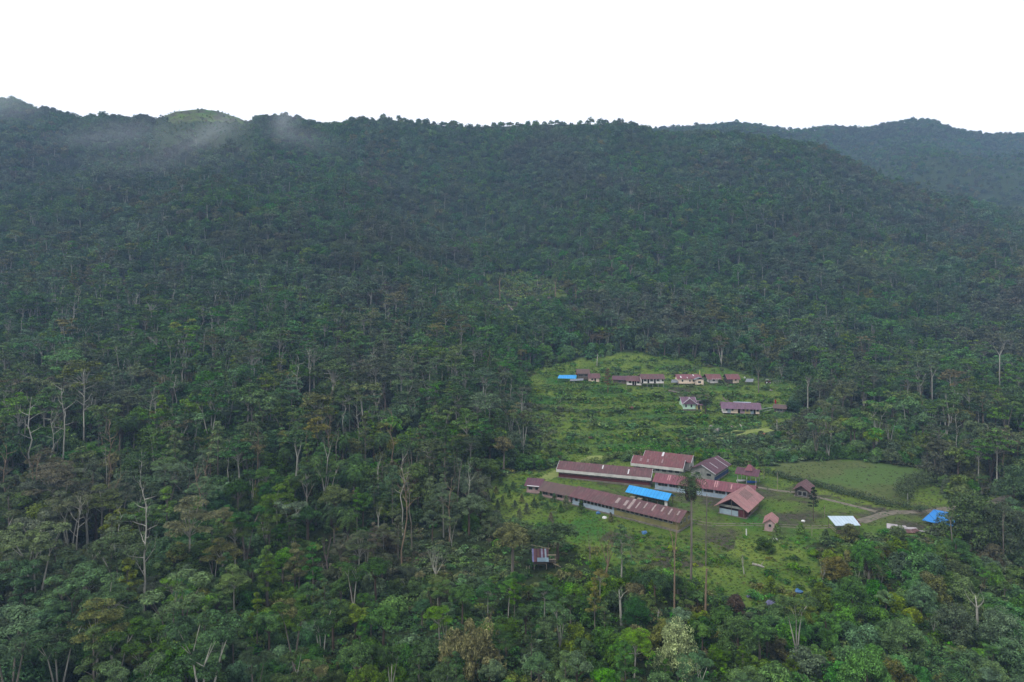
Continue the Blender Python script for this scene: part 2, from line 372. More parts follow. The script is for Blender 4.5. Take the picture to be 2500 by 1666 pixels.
# ---------------------------------------------------------------- vegetation meshes
def norm(a): return a / (np.linalg.norm(a, axis=-1, keepdims=True) + 1e-9)
def leaves(cen, rad, n, size, flat=.5, rs=NR, under=-.35, droop=.15, upright=0.0):
    """n small diamond leaves on the shell of ellipsoid clumps; cen (k,3), rad (k,3) -> verts (4N,3)"""
    k = len(cen); ids = rs.randint(0, k, n); d = norm(rs.normal(size=(n, 3)))
    lowm = d[:,2] < under; d[lowm,2] *= -1
    r = .62 + .42 * rs.rand(n)[:,None] ** .6
    p = cen[ids] + d * rad[ids] * r
    nr = norm(norm(d / rad[ids]) * .7 + np.array([0,0,1.]) * flat + rs.normal(size=(n,3)) * .38)
    t = norm(np.cross(nr, norm(rs.normal(size=(n,3))) + np.array([0,0,upright*3])))
    if upright: t = norm(np.array([0,0,1.])*upright + rs.normal(size=(n,3))*.35); nr = norm(np.cross(t, rs.normal(size=(n,3))))
    b = np.cross(nr, t); L = (size * (.6 + .8 * rs.rand(n)))[:,None]; W = L * (.30 if upright else .52)
    dz = np.array([0,0,-1.]) * L * droop
    return np.stack([p - t*L*.5 + dz, p + b*W*.5, p + t*L*.5 + dz, p - b*W*.5], 1).reshape(-1, 3)
def leafmesh(name, lv, mat, mb=None, mat2=None, mesh_out=None):
    n = len(lv) // 4; nv = len(lv)
    fb = mb.f if mb else []; vb = np.array(mb.v, float).reshape(-1,3) if mb else np.zeros((0,3))
    V = np.concatenate([lv, vb]).astype(np.float32)
    me = bpy.data.meshes.new(name); me.vertices.add(len(V)); me.vertices.foreach_set("co", V.ravel())
    li = np.arange(nv, dtype=np.int32); lens = [4]*n + [len(f) for f in fb]
    if fb: li = np.concatenate([li, np.array([i + nv for f in fb for i in f], np.int32)])
    st = np.concatenate([[0], np.cumsum(lens)[:-1]]).astype(np.int32)
    me.loops.add(len(li)); me.loops.foreach_set("vertex_index", li)
    me.polygons.add(len(lens)); me.polygons.foreach_set("loop_start", st)
    me.materials.append(mat)
    if fb:
        me.materials.append(mat2); me.polygons.foreach_set("material_index", np.array([0]*n + [1]*len(fb), np.int32))
    me.update(calc_edges=True); return me

def branchy(mb, p, d, L, r, depth, rs, spread=.6, up=.25, n=5, tips=None, kids=3, wig=.12):
    pts = [p]; rr = [r]; q = np.array(p, float); d = np.array(d, float)
    for i in range(3):
        d = norm(d + rs.normal(size=3)*wig + np.array([0,0,up*.25])); q = q + d * L/3; pts.append(q.copy()); rr.append(r*(1-.2*(i+1)))
    mb.tube(pts, rr, n if depth > 1 else 4, cap=False)
    if depth <= 0:
        if tips is not None: tips.append(q.copy())
        return
    for j in range(kids):
        a = 2*pi*(j + rs.rand()*.6)/kids; side = np.cross(d, (cos(a), sin(a), .3)); side = norm(side)
        branchy(mb, pts[-1] if j < kids-1 else pts[2], norm(d*(1-spread*.5) + side*spread + np.array([0,0,up])), L*(.62+.2*rs.rand()), rr[-1]*.62, depth-1, rs, spread, up, n, tips, kids, wig)

def form(species, lod, seed):
    """returns leaf verts, trunk MB, limbs MB; full size in metres, foot at the origin"""
    rs = np.random.RandomState(seed); tr = MB(); lm = MB()
    N = {0: 6500, 1: 2600, 2: 950, 3: 420}[lod]; sz = {0: .38, 1: .58, 2: .95, 3: 1.4}[lod]; ns = {0: 7, 1: 5, 2: 4, 3: 3}[lod]
    if species == 'flat':          # tall pale trunk, layered umbrella crown
        H = 18 + 4*rs.rand(); bend = rs.normal(size=2)*.8
        top = np.array([bend[0], bend[1], H*.78]); tr.tube([(0,0,-1.5), (bend[0]*.3, bend[1]*.3, H*.3), (bend[0]*.8, bend[1]*.7, H*.58), top], [.30,.24,.19,.13], ns, False)
        cen = []; rad = []; k = rs.randint(13, 18)
        for i in range(k):
            a = 2.4*i + rs.rand(); q = math.sqrt((i+.5)/k); rr = 4.6*q*(.85+.3*rs.rand())
            z = H*(.99 - .24*q*q) - rs.rand()*3.2; c = np.array([bend[0]+rr*cos(a), bend[1]+rr*sin(a), z]); cen.append(c); rad.append((1.6+.9*rs.rand(), 1.6+.9*rs.rand(), .6+.5*rs.rand()))
            if lod < 3 and (lod < 2 or i % 3 == 0):
                s0 = np.array([bend[0]*.8, bend[1]*.7, H*(.55+.2*rs.rand())]); lm.tube([s0, (s0+c)/2 + np.array([0,0,.3]), c - np.array([0,0,.3])], [.11,.075,.04], max(3, ns-2), False)
        lv = leaves(np.array(cen), np.array(rad), N, sz, .95, rs, -.15)
    elif species == 'round':       # dense domed crown
        H = 14 + 3*rs.rand(); tr.tube([(0,0,-1.5), (.2,.1,H*.3), (.1,.3,H*.6)], [.38,.3,.2], ns, False)
        k = rs.randint(30, 40); d = norm(rs.normal(size=(k,3))); d[:,2] = np.abs(d[:,2])*1.0 - .25
        sh = np.array([3.6+.7*rs.rand(), 3.6+.7*rs.rand(), 4.0]); cen = np.array([0,0,H*.62]) + d*sh*(.55+.5*rs.rand(k)[:,None]); rad = np.array([1.2,1.2,.8])*(.55+.8*rs.rand(k)[:,None])
        if lod < 2:
            for c in cen[:9]: lm.tube([(0.1,.2,H*.42), (c+np.array([0,0,H*.42]))*.5, c], [.13,.08,.04], 4, False)
        lv = leaves(cen, rad, int(N*1.15), sz, .45, rs, -.5)
    elif species == 'tier':        # narrow tree, tiers of branches
        H = 17 + 4*rs.rand(); tr.tube([(0,0,-1.5), (.1,.1,H*.4), (.3*rs.normal(),.3*rs.normal(),H*.97)], [.28,.2,.05], ns, False)
        cen = []; rad = []
        for i in range(15):
            u = i/14; z = H*(.42 + .56*u); a = 2.4*i + rs.rand()*.8; rr = (2.5*(1-u)**.7 + .3)*(.7+.5*rs.rand()); c = (rr*cos(a), rr*sin(a), z + rs.rand()*.7); cen.append(c); rad.append((1.2-.45*u+.3*rs.rand(), 1.2-.45*u+.3*rs.rand(), .5+.25*rs.rand()))
            if lod < 2: lm.tube([(0,0,z-.9), c], [.07,.03], 3, False)
        lv = leaves(np.array(cen), np.array(rad), int(N*.8), sz*.95, .6, rs, -.35)
    elif species == 'multi':       # several thin pale stems under a ragged high crown
        H = 16 + 3*rs.rand(); tips = []; m = 3
        for j in range(m):
            a = 2*pi*j/m + rs.rand(); p1 = np.array([cos(a)*1.0, sin(a)*1.0, H*.42]); p2 = np.array([cos(a)*2.1, sin(a)*2.1, H*.72]); (tr if j == 0 else lm).tube([(0,0,-1.2 if j == 0 else H*.12), p1, p2], [.2,.15,.1], max(3, ns-1), False); tips.append(p2)
            for q in range(3):
                b = a + rs.normal()*.9; c = p2 + np.array([cos(b)*1.8, sin(b)*1.8, H*(.1+.16*rs.rand())]); lm.tube([p2, c], [.08,.04], 3, False); tips.append(c)
        cen = np.array(tips) + rs.normal(size=(len(tips),3))*.5 + np.array([0,0,.6]); rad = np.array([1.55,1.55,.75])*(.7+.55*rs.rand(len(tips))[:,None])
        lv = leaves(cen, rad, int(N*.72), sz, .7, rs, -.2)
    elif species == 'bush':        # leafy to the ground
        H = 6.; k = 16; d = norm(rs.normal(size=(k,3))); d[:,2] = np.abs(d[:,2]); cen = d*np.array([2.5,2.5,3.9])*(.45+.55*rs.rand(k)[:,None]) + np.array([0,0,.5]); rad = np.array([1.25,1.25,1.0])*(.6+.7*rs.rand(k)[:,None])
        tr.tube([(0,0,-.8),(0,0,3)], [.14,.07], 4, False)
        lv = leaves(cen, rad, int(N*.85), sz*.9, .4, rs, -.6)
    elif species == 'mound':       # large dense mounded crown, leafy almost to the ground
        H = 11.; k = 46; d = norm(rs.normal(size=(k,3))); d[:,2] = np.abs(d[:,2]); cen = d*np.array([4.6,4.6,6.6])*(.5+.5*rs.rand(k)[:,None]**.6) + np.array([0,0,2.4]); rad = np.array([1.5,1.5,1.0])*(.55+.8*rs.rand(k)[:,None])
        tr.tube([(0,0,-1),(.2,0,4),(0,.2,7)], [.3,.22,.1], 6, False)
        for c in cen[:10]: lm.tube([(.1,0,3), (c+np.array([0,0,3]))*.5, c], [.12,.07,.03], 4, False)
        lv = leaves(cen, rad, int(N*1.7), sz*.92, .45, rs, -.5)
    elif species == 'feather':     # big bush of upright straw-coloured sprays
        H = 12.; k = 60; d = norm(rs.normal(size=(k,3))); d[:,2] = np.abs(d[:,2]); cen = d*np.array([4.8,4.2,7.2])*(.45+.55*rs.rand(k)[:,None]) + np.array([0,0,2.]); rad = np.array([.8,.8,1.3])*(.7+.6*rs.rand(k)[:,None])
        tr.tube([(0,0,-1),(0,0,6)], [.3,.12], 5, False)
        for c in cen[:14]: lm.tube([(0,0,1.5), c*np.array([.5,.5,.6]), c+np.array([0,0,1.5])], [.09,.06,.02], 3, False)
        lv = leaves(cen, rad, int(N*2.6), sz*.95, .2, rs, -.9, 0, .7)
    elif species == 'cone':        # little conical orchard tree
        H = 3.; k = 9; cen = np.array([[.28*(1-i/9)*cos(2.4*i), .28*(1-i/9)*sin(2.4*i), .5+2.2*i/9] for i in range(k)]); rad = np.array([[.75*(1-i/10)+.1, .75*(1-i/10)+.1, .45] for i in range(k)])
        tr.tube([(0,0,-.3),(0,0,1.5)], [.06,.04], 4, False); lv = leaves(cen, rad, 900, .22, .3, rs, -.6)
    elif species == 'shrub':       # knee to chest high clump
        k = 7; d = norm(rs.normal(size=(k,3))); d[:,2] = np.abs(d[:,2])*.8; cen = d*np.array([1.1,1.1,.9]); rad = np.array([.7,.7,.5])*(.6+.8*rs.rand(k)[:,None])
        n_ = {0: 260, 1: 150, 2: 60, 3: 30}[lod]; lv = leaves(cen, rad, n_, {0:.3,1:.42,2:.7,3:1.}[lod], .5, rs, -.3, .15)
        tr.tube([(0,0,-.3),(0,0,.7)], [.04,.02], 3, False)
    elif species == 'palm':        # trunk with a head of arching fronds and a skirt of dead leaves
        H = 11. if seed < 1000 else seed//10/100. - 1.8; tr.tube([(0,0,-1), (.15,0,H*.35), (.1,.05,H*.7), (0,0,H)], [.26,.22,.2,.24], 7, False)
        q = []; nf = 28
        for i in range(nf):
            a = 2.4*i; el = 1.25 - 1.7*(i/nf)**1.1; Lf = 5.0*(.85+.3*rs.rand()); p = np.array([0,0,H+.1]); d = np.array([cos(a)*cos(el), sin(a)*cos(el), sin(el)]); st = 12; sd = np.array([-sin(a), cos(a), 0])
            for s_ in range(st):
                p2 = p + d*Lf/st; d = norm(d + np.array([0,0,-.14-.03*s_])); wd = .62*sin(pi*min(1,(s_+1.5)/st)**.8)+.12
                for sg in (-1, 1):
                    e = sd*sg*wd + np.array([0,0,-.32*wd]) + d*.22; o_ = rs.rand()*.1
                    q += [p, p + d*.17, p + e + d*.1, p + e*(1-o_)*.98 - d*.02]
                p = p2
            if i % 5 == 0: lm.tube([(0,0,H-.4), (cos(a)*.6, sin(a)*.6, H-1.6), (cos(a)*.55, sin(a)*.55, H-3.0)], [.1,.12,.04], 4, False)
        k = 12; sk = leaves(np.array([[.6*cos(x*2.1), .6*sin(x*2.1), H-1.3-.17*x] for x in range(k)]), np.array([[.65,.65,.9]]*k), 900, .55, .1, rs, -1, 0, .9)
        return np.array(q).reshape(-1,3), tr, lm, sk
    return lv, tr, lm, None

def bare_form(seed, H=14, spread=.55, kids=3, depth=4, r=.26, trunk=.4, up=.35, forks=1):
    rs = np.random.RandomState(seed); tr = MB(); lm = MB(); t = np.array([rs.normal()*.3, rs.normal()*.3, H*trunk])
    tr.tube([(0,0,-1.2), t*np.array([.6,.4,.5]), t], [r, r*.82, r*.68], 7, False)
    lm.tube([t-np.array([0,0,.25]), t+np.array([0,0,.35])], [r*.72, r*.5], 6)
    for j in range(kids + forks - 1):
        a = 2*pi*j/(kids+forks-1) + rs.rand(); branchy(lm, t, norm(np.array([cos(a)*spread, sin(a)*spread, 1.])), H*(1-trunk)*.42, r*.5, depth-1, rs, spread, up, 5, None, kids)
    return tr, lm

def limbed_form(seed, H=20, r=.2, first=.45, n=9, reach=.2):
    rs = np.random.RandomState(seed); tr = MB(); lm = MB(); q = [np.array([0,0,-1.2])]
    for i in range(1, 7): q.append(np.array([rs.normal()*.16*i**.6, rs.normal()*.16*i**.6, H*i/6]))
    tr.tube(q, [r*(1 - .14*i) for i in range(7)], 7)
    for i in range(n):
        u = first + (.97-first)*(i+rs.rand()*.6)/n; k = u*6; j = min(5, int(k)); p = q[j]*(1-(k-j)) + q[j+1]*(k-j); a = 2.4*i + rs.rand(); L = H*reach*(1.15-u*.55)*(.6+.6*rs.rand())
        branchy(lm, p, norm(np.array([cos(a), sin(a), .55])), L, r*.34, 2 if L > 1.5 else 1, rs, .5, .35, 4, None, 2, .2)
    return tr, lm
MESH = {}
def individual(species, seed, name, leafmat, barkmat, lod=0):
    """meshes of trunk, branches, crown for one real tree (cached)"""
    k = (species, lod, seed)
    if k not in MESH:
        lv, tr, lm, sk = form(species, lod, seed)
        MESH[k] = (leafmesh("crown", lv, M['mid']), tr.mesh("trunk", M['pale_bark']), lm.mesh("branches", M['pale_bark']) if lm.v else None,
                   leafmesh("skirt", sk, M['rust']) if sk is not None else None)
    return MESH[k]
def place_tree(kind, species, seed, loc, h, rz, leafmat, barkmat, label, cat, group=None, lod=0, wide=1.0, tilt=(0, 0)):
    """h: overall height in metres"""
    FH = {'flat': 20., 'round': 15., 'tier': 19., 'multi': 18., 'bush': 5.6, 'mound': 11., 'feather': 10.5, 'cone': 3., 'shrub': 1.5, 'palm': 13.5}[species]
    if species == 'bush' and h > 6.3: species = 'mound'; FH = 11.
    s = h / FH; me = individual(species, seed, kind, leafmat, barkmat, lod)
    root = empty(kind, loc, rz); root.rotation_euler = (tilt[0], tilt[1], rz); root.scale = (s*wide, s*wide, s)
    tag(root, label, cat, group)
    for nm, m_, mt in (("crown", me[0], leafmat), ("trunk", me[1], barkmat), ("branches", me[2], barkmat), ("dead_frond_skirt", me[3], 'skirt')):
        if m_ is None: continue
        o = bpy.data.objects.new(nm, m_); link(o, root)
        o.material_slots[0].link = 'OBJECT'; o.material_slots[0].material = M[mt]
    return root
def place_bare(loc, H, rz, bark, label, group=None, kind="bare_tree", tilt=(0, 0), **kw):
    if kw.pop('limbed', False): tr, lm = limbed_form(kw.pop('seed', 1), H, kw.get('r', .2), kw.get('first', .45), kw.get('n', 10), kw.get('reach', .2))
    else: tr, lm = bare_form(kw.pop('seed', R.randint(0, 9999)), H=H, **kw)
    root = empty(kind, loc, rz); root.rotation_euler = (tilt[0], tilt[1], rz); tag(root, label, "tree", group)
    tr.build("trunk", M[bark], root); lm.build("branches", M[bark], root); return root

# ---------------------------------------------------------------- scattered masses (geometry nodes on real points)
def scatter(name, pts, vi, rz, sc, forms, label):
    c = bpy.data.collections.new(name + "_forms")
    for i, me in enumerate(forms):
        o = bpy.data.objects.new("plant_form.%03d" % i, me); c.objects.link(o)
    me = bpy.data.meshes.new(name); me.vertices.add(len(pts)); me.vertices.foreach_set("co", np.asarray(pts, np.float32).ravel())
    for an, ty, val in (("vi", 'INT', vi), ("rz", 'FLOAT', rz)):
        a = me.attributes.new(an, ty, 'POINT'); a.data.foreach_set("value", np.asarray(val))
    a = me.attributes.new("sc", 'FLOAT_VECTOR', 'POINT'); a.data.foreach_set("vector", np.asarray(sc, np.float32).ravel())
    o = bpy.data.objects.new(name, me); link(o); tag(o, label, kind="stuff")
    ng = bpy.data.node_groups.new(name, 'GeometryNodeTree')
    ng.interface.new_socket("Geometry", in_out='INPUT', socket_type='NodeSocketGeometry'); ng.interface.new_socket("Geometry", in_out='OUTPUT', socket_type='NodeSocketGeometry')
    gi = ng.nodes.new("NodeGroupInput"); go = ng.nodes.new("NodeGroupOutput"); ip = ng.nodes.new("GeometryNodeInstanceOnPoints")
    ci = ng.nodes.new("GeometryNodeCollectionInfo"); ci.inputs[0].default_value = c; ci.inputs["Separate Children"].default_value = True; ci.inputs["Reset Children"].default_value = True
    def attr(nm, ty):
        n = ng.nodes.new("GeometryNodeInputNamedAttribute"); n.data_type = ty; n.inputs[0].default_value = nm
        return [s for s in n.outputs if s.enabled and s.name == "Attribute"][0]
    L = ng.links
    L.new(gi.outputs[0], ip.inputs["Points"]); L.new(ci.outputs[0], ip.inputs["Instance"]); ip.inputs["Pick Instance"].default_value = True
    L.new(attr("vi", 'INT'), ip.inputs["Instance Index"]); L.new(attr("sc", 'FLOAT_VECTOR'), ip.inputs["Scale"])
    cx = ng.nodes.new("ShaderNodeCombineXYZ"); L.new(attr("rz", 'FLOAT'), cx.inputs[2]); L.new(cx.outputs[0], ip.inputs["Rotation"])
    L.new(ip.outputs[0], go.inputs[0])
    md = o.modifiers.new("scatter", 'NODES'); md.node_group = ng
    return o
# ================================================================ BUILD
gm = ground_mesh(); gm.materials.append(M['ground'])
go_ = bpy.data.objects.new("ground", gm); link(go_); tag(go_, kind="structure")

FOOT = []      # building footprints (X, Y, radius)
# ---------------------------------------------------------------- building materials
RO = dict(
 maroon=mat_roof("roof_maroon_tin", (104,62,66), (82,52,56), (82,64,60), (126,104,102), .6),
 red=mat_roof("roof_red_tin", (118,62,66), (98,54,60), (92,66,60), (140,108,106), .6),
 deep=mat_roof("roof_purple_tin", (94,52,66), (78,46,60), (74,54,58), (120,90,96), .45),
 rose=mat_roof("roof_rose_tin", (126,66,78), (108,58,68), (100,68,68), (146,104,108), .55),
 salmon=mat_roof("roof_faded_salmon_tin", (168,118,116), (146,98,98), (128,98,94), (182,150,144), .65),
 rusty=mat_roof("roof_rusted_grey_tin", (96,72,68), (78,62,60), (92,66,54), (110,92,84), .7, .45),
 blue=mat_roof("roof_bright_blue", (58,160,226), (48,146,214), (52,140,200), (96,186,236), .35, 1.0, 3.0, .2),
 sky=mat_roof("tarpaulin_blue", (48,132,206), (42,122,196), (44,112,180), (70,148,214), .35, 2.2, 2.2, .2),
 tin=mat_roof("roof_bright_tin", (188,206,218), (176,196,212), (160,176,190), (206,218,226), .35),
 grey=mat_roof("roof_grey_tin", (126,132,140), (106,112,118), (96,88,84), (150,154,158), .5),
 purple=mat_roof("roof_lilac_brown_tin", (116,84,108), (92,66,84), (96,70,66), (140,116,132), .55),
)
WA = dict(
 blue=mat_plain("wall_pale_blue", (164,180,194), (134,150,164), .7, .85, .2),
 dblue=mat_plain("wall_blue_base", (48,66,104), (62,78,110), .8, .8, .2),
 olive=mat_plain("wall_mossy_ochre", (130,124,80), (104,104,70), .5, .9, .1),
 ochre=mat_plain("wall_ochre", (142,128,88), (116,108,80), .6, .9, .1),
 white=mat_plain("wall_weathered_white", (206,204,198), (174,174,168), .5, .85, .2),
 red=mat_plain("wall_dark_red", (96,44,46), (78,42,44), .8, .85, .2),
 grey=mat_plain("wall_grey_board", (146,146,140), (116,118,114), .8, .9, .1),
 pink=mat_plain("wall_dusty_pink", (192,164,162), (164,138,136), .6, .9, .1),
 cream=mat_plain("wall_cream", (250,226,202), (230,206,184), .7, .85, .2),
 lwhite=mat_plain("wall_limewash", (246,240,234), (222,214,208), .8, .85, .2),
 mint=mat_plain("wall_mint", (200,232,208), (184,216,192), .8, .85, .2),
 yellow=mat_plain("wall_pale_yellow", (190,178,118), (168,160,110), .8, .85, .2),
 lilac=mat_plain("wall_lilac", (184,152,168), (160,132,148), .8, .85, .2),
 lblue=mat_plain("wall_light_blue", (158,176,186), (138,156,168), .8, .85, .2),
)
GLASS = mat_plain("window_dark", (34,36,42), (22,24,28), 1.5, .35, .5)
TRIM = mat_plain("trim_pale", (172,172,168), (140,140,136), 1.2, .8, .2)
WTRIM = mat_plain("trim_white", (214,214,216), (190,190,194), 1.2, .7, .3)
CONC = mat_plain("concrete", (128,122,110), (98,94,84), .8, .95, .1, .3)
WOOD = mat_planks("old_planks", (120,108,92), (96,86,74))
WOODV = mat_planks("old_planks_upright", (112,102,90), (84,76,68), .25, 0)
POST = mat_plain("post_wood", (118,108,96), (86,78,70), 1.5, .9, .1)
POLE = mat_plain("pole_pale_wood", (168,156,136), (140,128,110), 1.5, .9, .1)
ROAD = mat_plain("gravel_track", (128,120,108), (96,92,80), .45, .98, .05, .5)
DPATH = mat_plain("trodden_path", (136,144,86), (112,126,68), .4, .98, .05, .5)
WHITE = mat_plain("white_paint", (226,226,224), (200,200,198), 1.5, .6, .3)
DARKF = mat_plain("dark_inside", (38,34,34), (28,26,26), 1., .9, .1)

FOOT_IN = []
def houseframe(pa, pb):
    a = G(*pa); b = G(*pb); L = math.hypot(b[0]-a[0], b[1]-a[1]); return a, math.atan2(b[1]-a[1], b[0]-a[0]), L
def windows(root, ws, face, d=0., L=0., frame=TRIM, glass=GLASS):
    """ws: (s, z, width, height); face front (y=0) / right (x=L) / left (x=0)"""
    for s, z, w_, h_ in ws:
        f = MB(); p = MB(); e = .09
        def bx(m, u0, u1, z0, z1, o0, o1):
            if face == 'front': m.box(u0, u1, -o1, -o0, z0, z1)
            elif face == 'right': m.box(L+o0, L+o1, u0, u1, z0, z1)
            else: m.box(-o1, -o0, u0, u1, z0, z1)
        bx(f, s-e, s+w_+e, z-e, z, -.02, .06); bx(f, s-e, s+w_+e, z+h_, z+h_+e, -.02, .06); bx(f, s-e, s, z, z+h_, -.02, .06); bx(f, s+w_, s+w_+e, z, z+h_, -.02, .06)
        if w_ > 1.4:
            for q in range(1, int(w_/.8)): bx(f, s+w_*q/int(w_/.8)-.03, s+w_*q/int(w_/.8)+.03, z, z+h_, .031, .055)
        bx(p, s, s+w_, z, z+h_, -.02, .03)
        wi = f.build("window", frame, root); p.build("pane", glass, wi)
def doors(root, ds, face='front', L=0., mat=None, z0=0.):
    for s, w_, h_ in ds:
        m = MB()
        if face == 'front': m.box(s, s+w_, -.05, .02, z0+.02, z0+h_)
        else: m.box(L-.02, L+.05, s, s+w_, z0+.02, z0+h_)
        m.build("door", mat or DARKF, root)
def gable_roof(d, L, wh, rise, o=.6, ox=.5, t=.07, lean=.5):
    yr = d*lean; s1 = rise/yr; s2 = rise/(d-yr); zf = wh - o*s1; zb = wh - o*s2; zr = wh + rise; g = .03; m = MB()
    m.slab((-ox,-o,zf+t+g), (L+ox,-o,zf+t+g), (L+ox,yr,zr+t+g), (-ox,yr,zr+t+g), t)
    m.slab((L+ox,d+o,zb+t+g), (-ox,d+o,zb+t+g), (-ox,yr,zr+t+g), (L+ox,yr,zr+t+g), t)
    return m
def roof_sheets(root, lst, d, wh, rise, o, mat, t=.07, lean=.5):
    """pale replacement or see-through sheets lying on the front slope: (x, width, from, to) with 0 eave, 1 ridge"""
    yr = d*lean
    for x, w_, a, b in lst:
        def P(u): return (-o + (yr+o)*u, (wh - o*rise/yr) + (rise + o*rise/yr)*u + t + .03 + .035)
        y0, z0 = P(a); y1, z1 = P(b); MB().slab((x,y0,z0), (x+w_,y0,z0), (x+w_,y1,z1), (x,y1,z1), .03).build("roof_sheet", mat, root)
def house(name, label, pa, pb, d, wh, rise, roof, segs, cat="building", group=None, o=.6, ox=.5, front=(), right=(), left=(), fd=(), rd=(), stilt=0., plinth=.18, sheets=(), sheetmat=None,
          base=None, baseh=.9, flip=False, frame=TRIM, lean=.5, fascia=None, bases=None, sink=0., trim=None, endw=None):
    a, rz, L = houseframe(pa, pb); root = empty(name, (a[0], a[1], a[2] - sink), rz); tag(root, label, cat, group)
    c, s_ = cos(rz), sin(rz)
    n = max(1, int(L/5)+1)
    for i in range(n):
        lx = L*(i+.5)/n; FOOT.append((a[0] + lx*c - d/2*s_, a[1] + lx*s_ + d/2*c, max(d*.62, L/n*.62) + .3))
    z0 = stilt
    if stilt:
        k = max(2, int(L/2.6)+1)
        for i in range(k):
            x = .12 + (L-.24)*i/(k-1)
            for y in (.12, d-.12): MB().box(x-.09, x+.09, y-.09, y+.09, -1.5, z0).build("stilt", TRIM if y < 1 else POST, root)
        MB().box(-.1, L+.1, -.25 if endw else -.1, d+.1, z0-.15, z0).build("floor_deck", POST, root)
    elif plinth: MB().box(-.35, L+.35, -.45, d+.35, -1.0, plinth).build("plinth", CONC, root); z0 = plinth
    H = z0 + wh; x0 = 0
    for k, (frac, wm) in enumerate(segs):
        x1 = L*frac; m = MB(); last = k == len(segs)-1; yr = d*lean
        m.prism_x([(0,z0),(d,z0),(d,H),(yr,H+rise-.02),(0,H)], x0, x1); m.build("wall", WA[wm] if isinstance(wm, str) else wm, root); x0 = x1
    for bs in (bases or ([(0, 1, base, baseh)] if base else [])):
        u0, u1, bm, bh = bs; MB().box(L*u0-.02, L*u1+.02, -.045, 0, z0+.01, z0+bh).build("lower_wall", WA[bm], root)
        if u1 >= .99: MB().box(L, L+.045, -.045, d, z0+.01, z0+bh).build("lower_wall", WA[bm], root)
    if fascia:
        ze = H - o*rise/(d*lean) + .02
        MB().box(-ox, L+ox, -o-.03, -o+.05, ze-fascia[1], ze+.06).build("fascia_band", WA[fascia[0]], root)
    gable_roof(d, L, H, rise, o, ox, lean=lean).build("roof", RO[roof], root)
    if sheets: roof_sheets(root, sheets, d, H, rise, o, sheetmat or WTRIM, lean=lean)
    if trim:
        yr = d*lean; zf = H - o*rise/yr + .12; m = MB()
        for xx in (-ox-.03, L+ox-.05):
            MB().slab((xx,-o,zf), (xx+.08,-o,zf), (xx+.08,yr,H+rise+.12), (xx,yr,H+rise+.12), .2).build("barge_board", WTRIM, root)
    windows(root, [(s, z+z0, w_, h_) for s, z, w_, h_ in front], 'front', d, L, frame); windows(root, [(s, z+z0, w_, h_) for s, z, w_, h_ in right], 'right', d, L, frame); windows(root, [(s, z+z0, w_, h_) for s, z, w_, h_ in left], 'left', d, L, frame)
    doors(root, fd, 'front', L, None, z0); doors(root, rd, 'right', L, None, z0)
    return root, L, H
def row(n, x0, dx, z, w_, h_): return [(x0 + i*dx, z, w_, h_) for i in range(n)]

# ---- lower village (school yard)
house("long_house", "long maroon-roofed block, nearest row of the yard, pale blue and mossy ochre walls",
      (1398,1233), (1656,1300), 7.4, 2.5, 1.45, 'maroon', [(.42,'blue'),(1,'olive')], group=None, o=.9, ox=.7,
      front=row(1,.9,1,1.1,.8,.8) + row(9, 2.6, 1.15, 1.15,.8,.75) + row(12, 14.2, 1.35, 1.35,.95,.55), right=[(1.0,1.0,1.0,.8),(3.4,1.2,.6,.9),(5.6,1.0,.7,.9)], rd=(),
      sheets=[(13.0,.8,.35,.8),(15.6,.8,.3,.75),(17.2,.75,.12,.98),(19.2,.4,.3,.85),(21.2,.4,.45,.9),(23.6,.4,.4,.92),(26.0,.45,.5,.85),(28.2,.45,.4,.88),(30.4,.4,.5,.85)],
      sheetmat=mat_plain("pale_sheet", (158,142,138), (132,118,116), 1., .7), bases=[(.42,1,'olive',1.25),(0,.42,'blue',.9)])
house("rusted_house", "low building with rusted brown roof between the pink house and long maroon block",
      (1318,1212), (1393,1228), 6.2, 2.0, 1.3, 'rusty', [(1,'pink')], o=1.0, ox=.3, front=[(1,.6,1.6,.8),(3.4,.6,1.6,.8),(5.8,.6,1.6,.8)], rd=())
house("corner_house", "small dusty pink house with striped tin roof at the far end of the orchard",
      (1286,1204), (1318,1207), 6.4, 2.2, 1.1, 'deep', [(1,'pink')], o=.7, ox=.6, front=[(.6,.9,1.1,.7),(2.6,.9,.9,.7)], sheets=[(0.2,3.6,.0,.07)])
house("classroom_block", "long red-roofed block with white fascia and dark red lower wall behind the courtyard",
      (1364,1166), (1586,1190), 6.2, 2.75, 1.4, 'maroon', [(1,'grey')], o=.75, ox=.6, base='red', baseh=1.15, fascia=('white',.8),
      front=row(15, 1.3, 1.78, 1.2, 1.15, .48), sheets=[(13.5,.35,.5,.9),(21.6,.35,.2,.7)], trim=True)
house("double_hall", "red-roofed hall with white fascia standing highest, above the classroom row",
      (1546,1149), (1664,1163), 6.0, 2.6, 1.45, 'red', [(1,'grey')], o=.7, ox=.7, fascia=('white',.85), front=row(7, 1.0, 2.1, .5, 1.3, .8), sheets=[(2.0,.6,.35,.7),(4.3,.6,.3,.65),(9.0,.4,.4,.8)], sheetmat=mat_plain("pale_sheet", (150,126,128), (124,100,104), 1., .7), trim=True)
house("rear_hall", "faded red roof with one white sheet, set back behind the white-fascia hall",
      (1574,1138), (1684,1151), 6.5, 2.9, 1.3, 'red', [(1,'white')], o=.6, ox=.6, front=row(4, 1.5, 3.4, .9, 1.2, .8), right=[(1.5,.6,1.2,.6)], sheets=[(5.4,.6,.45,1)], trim=True)
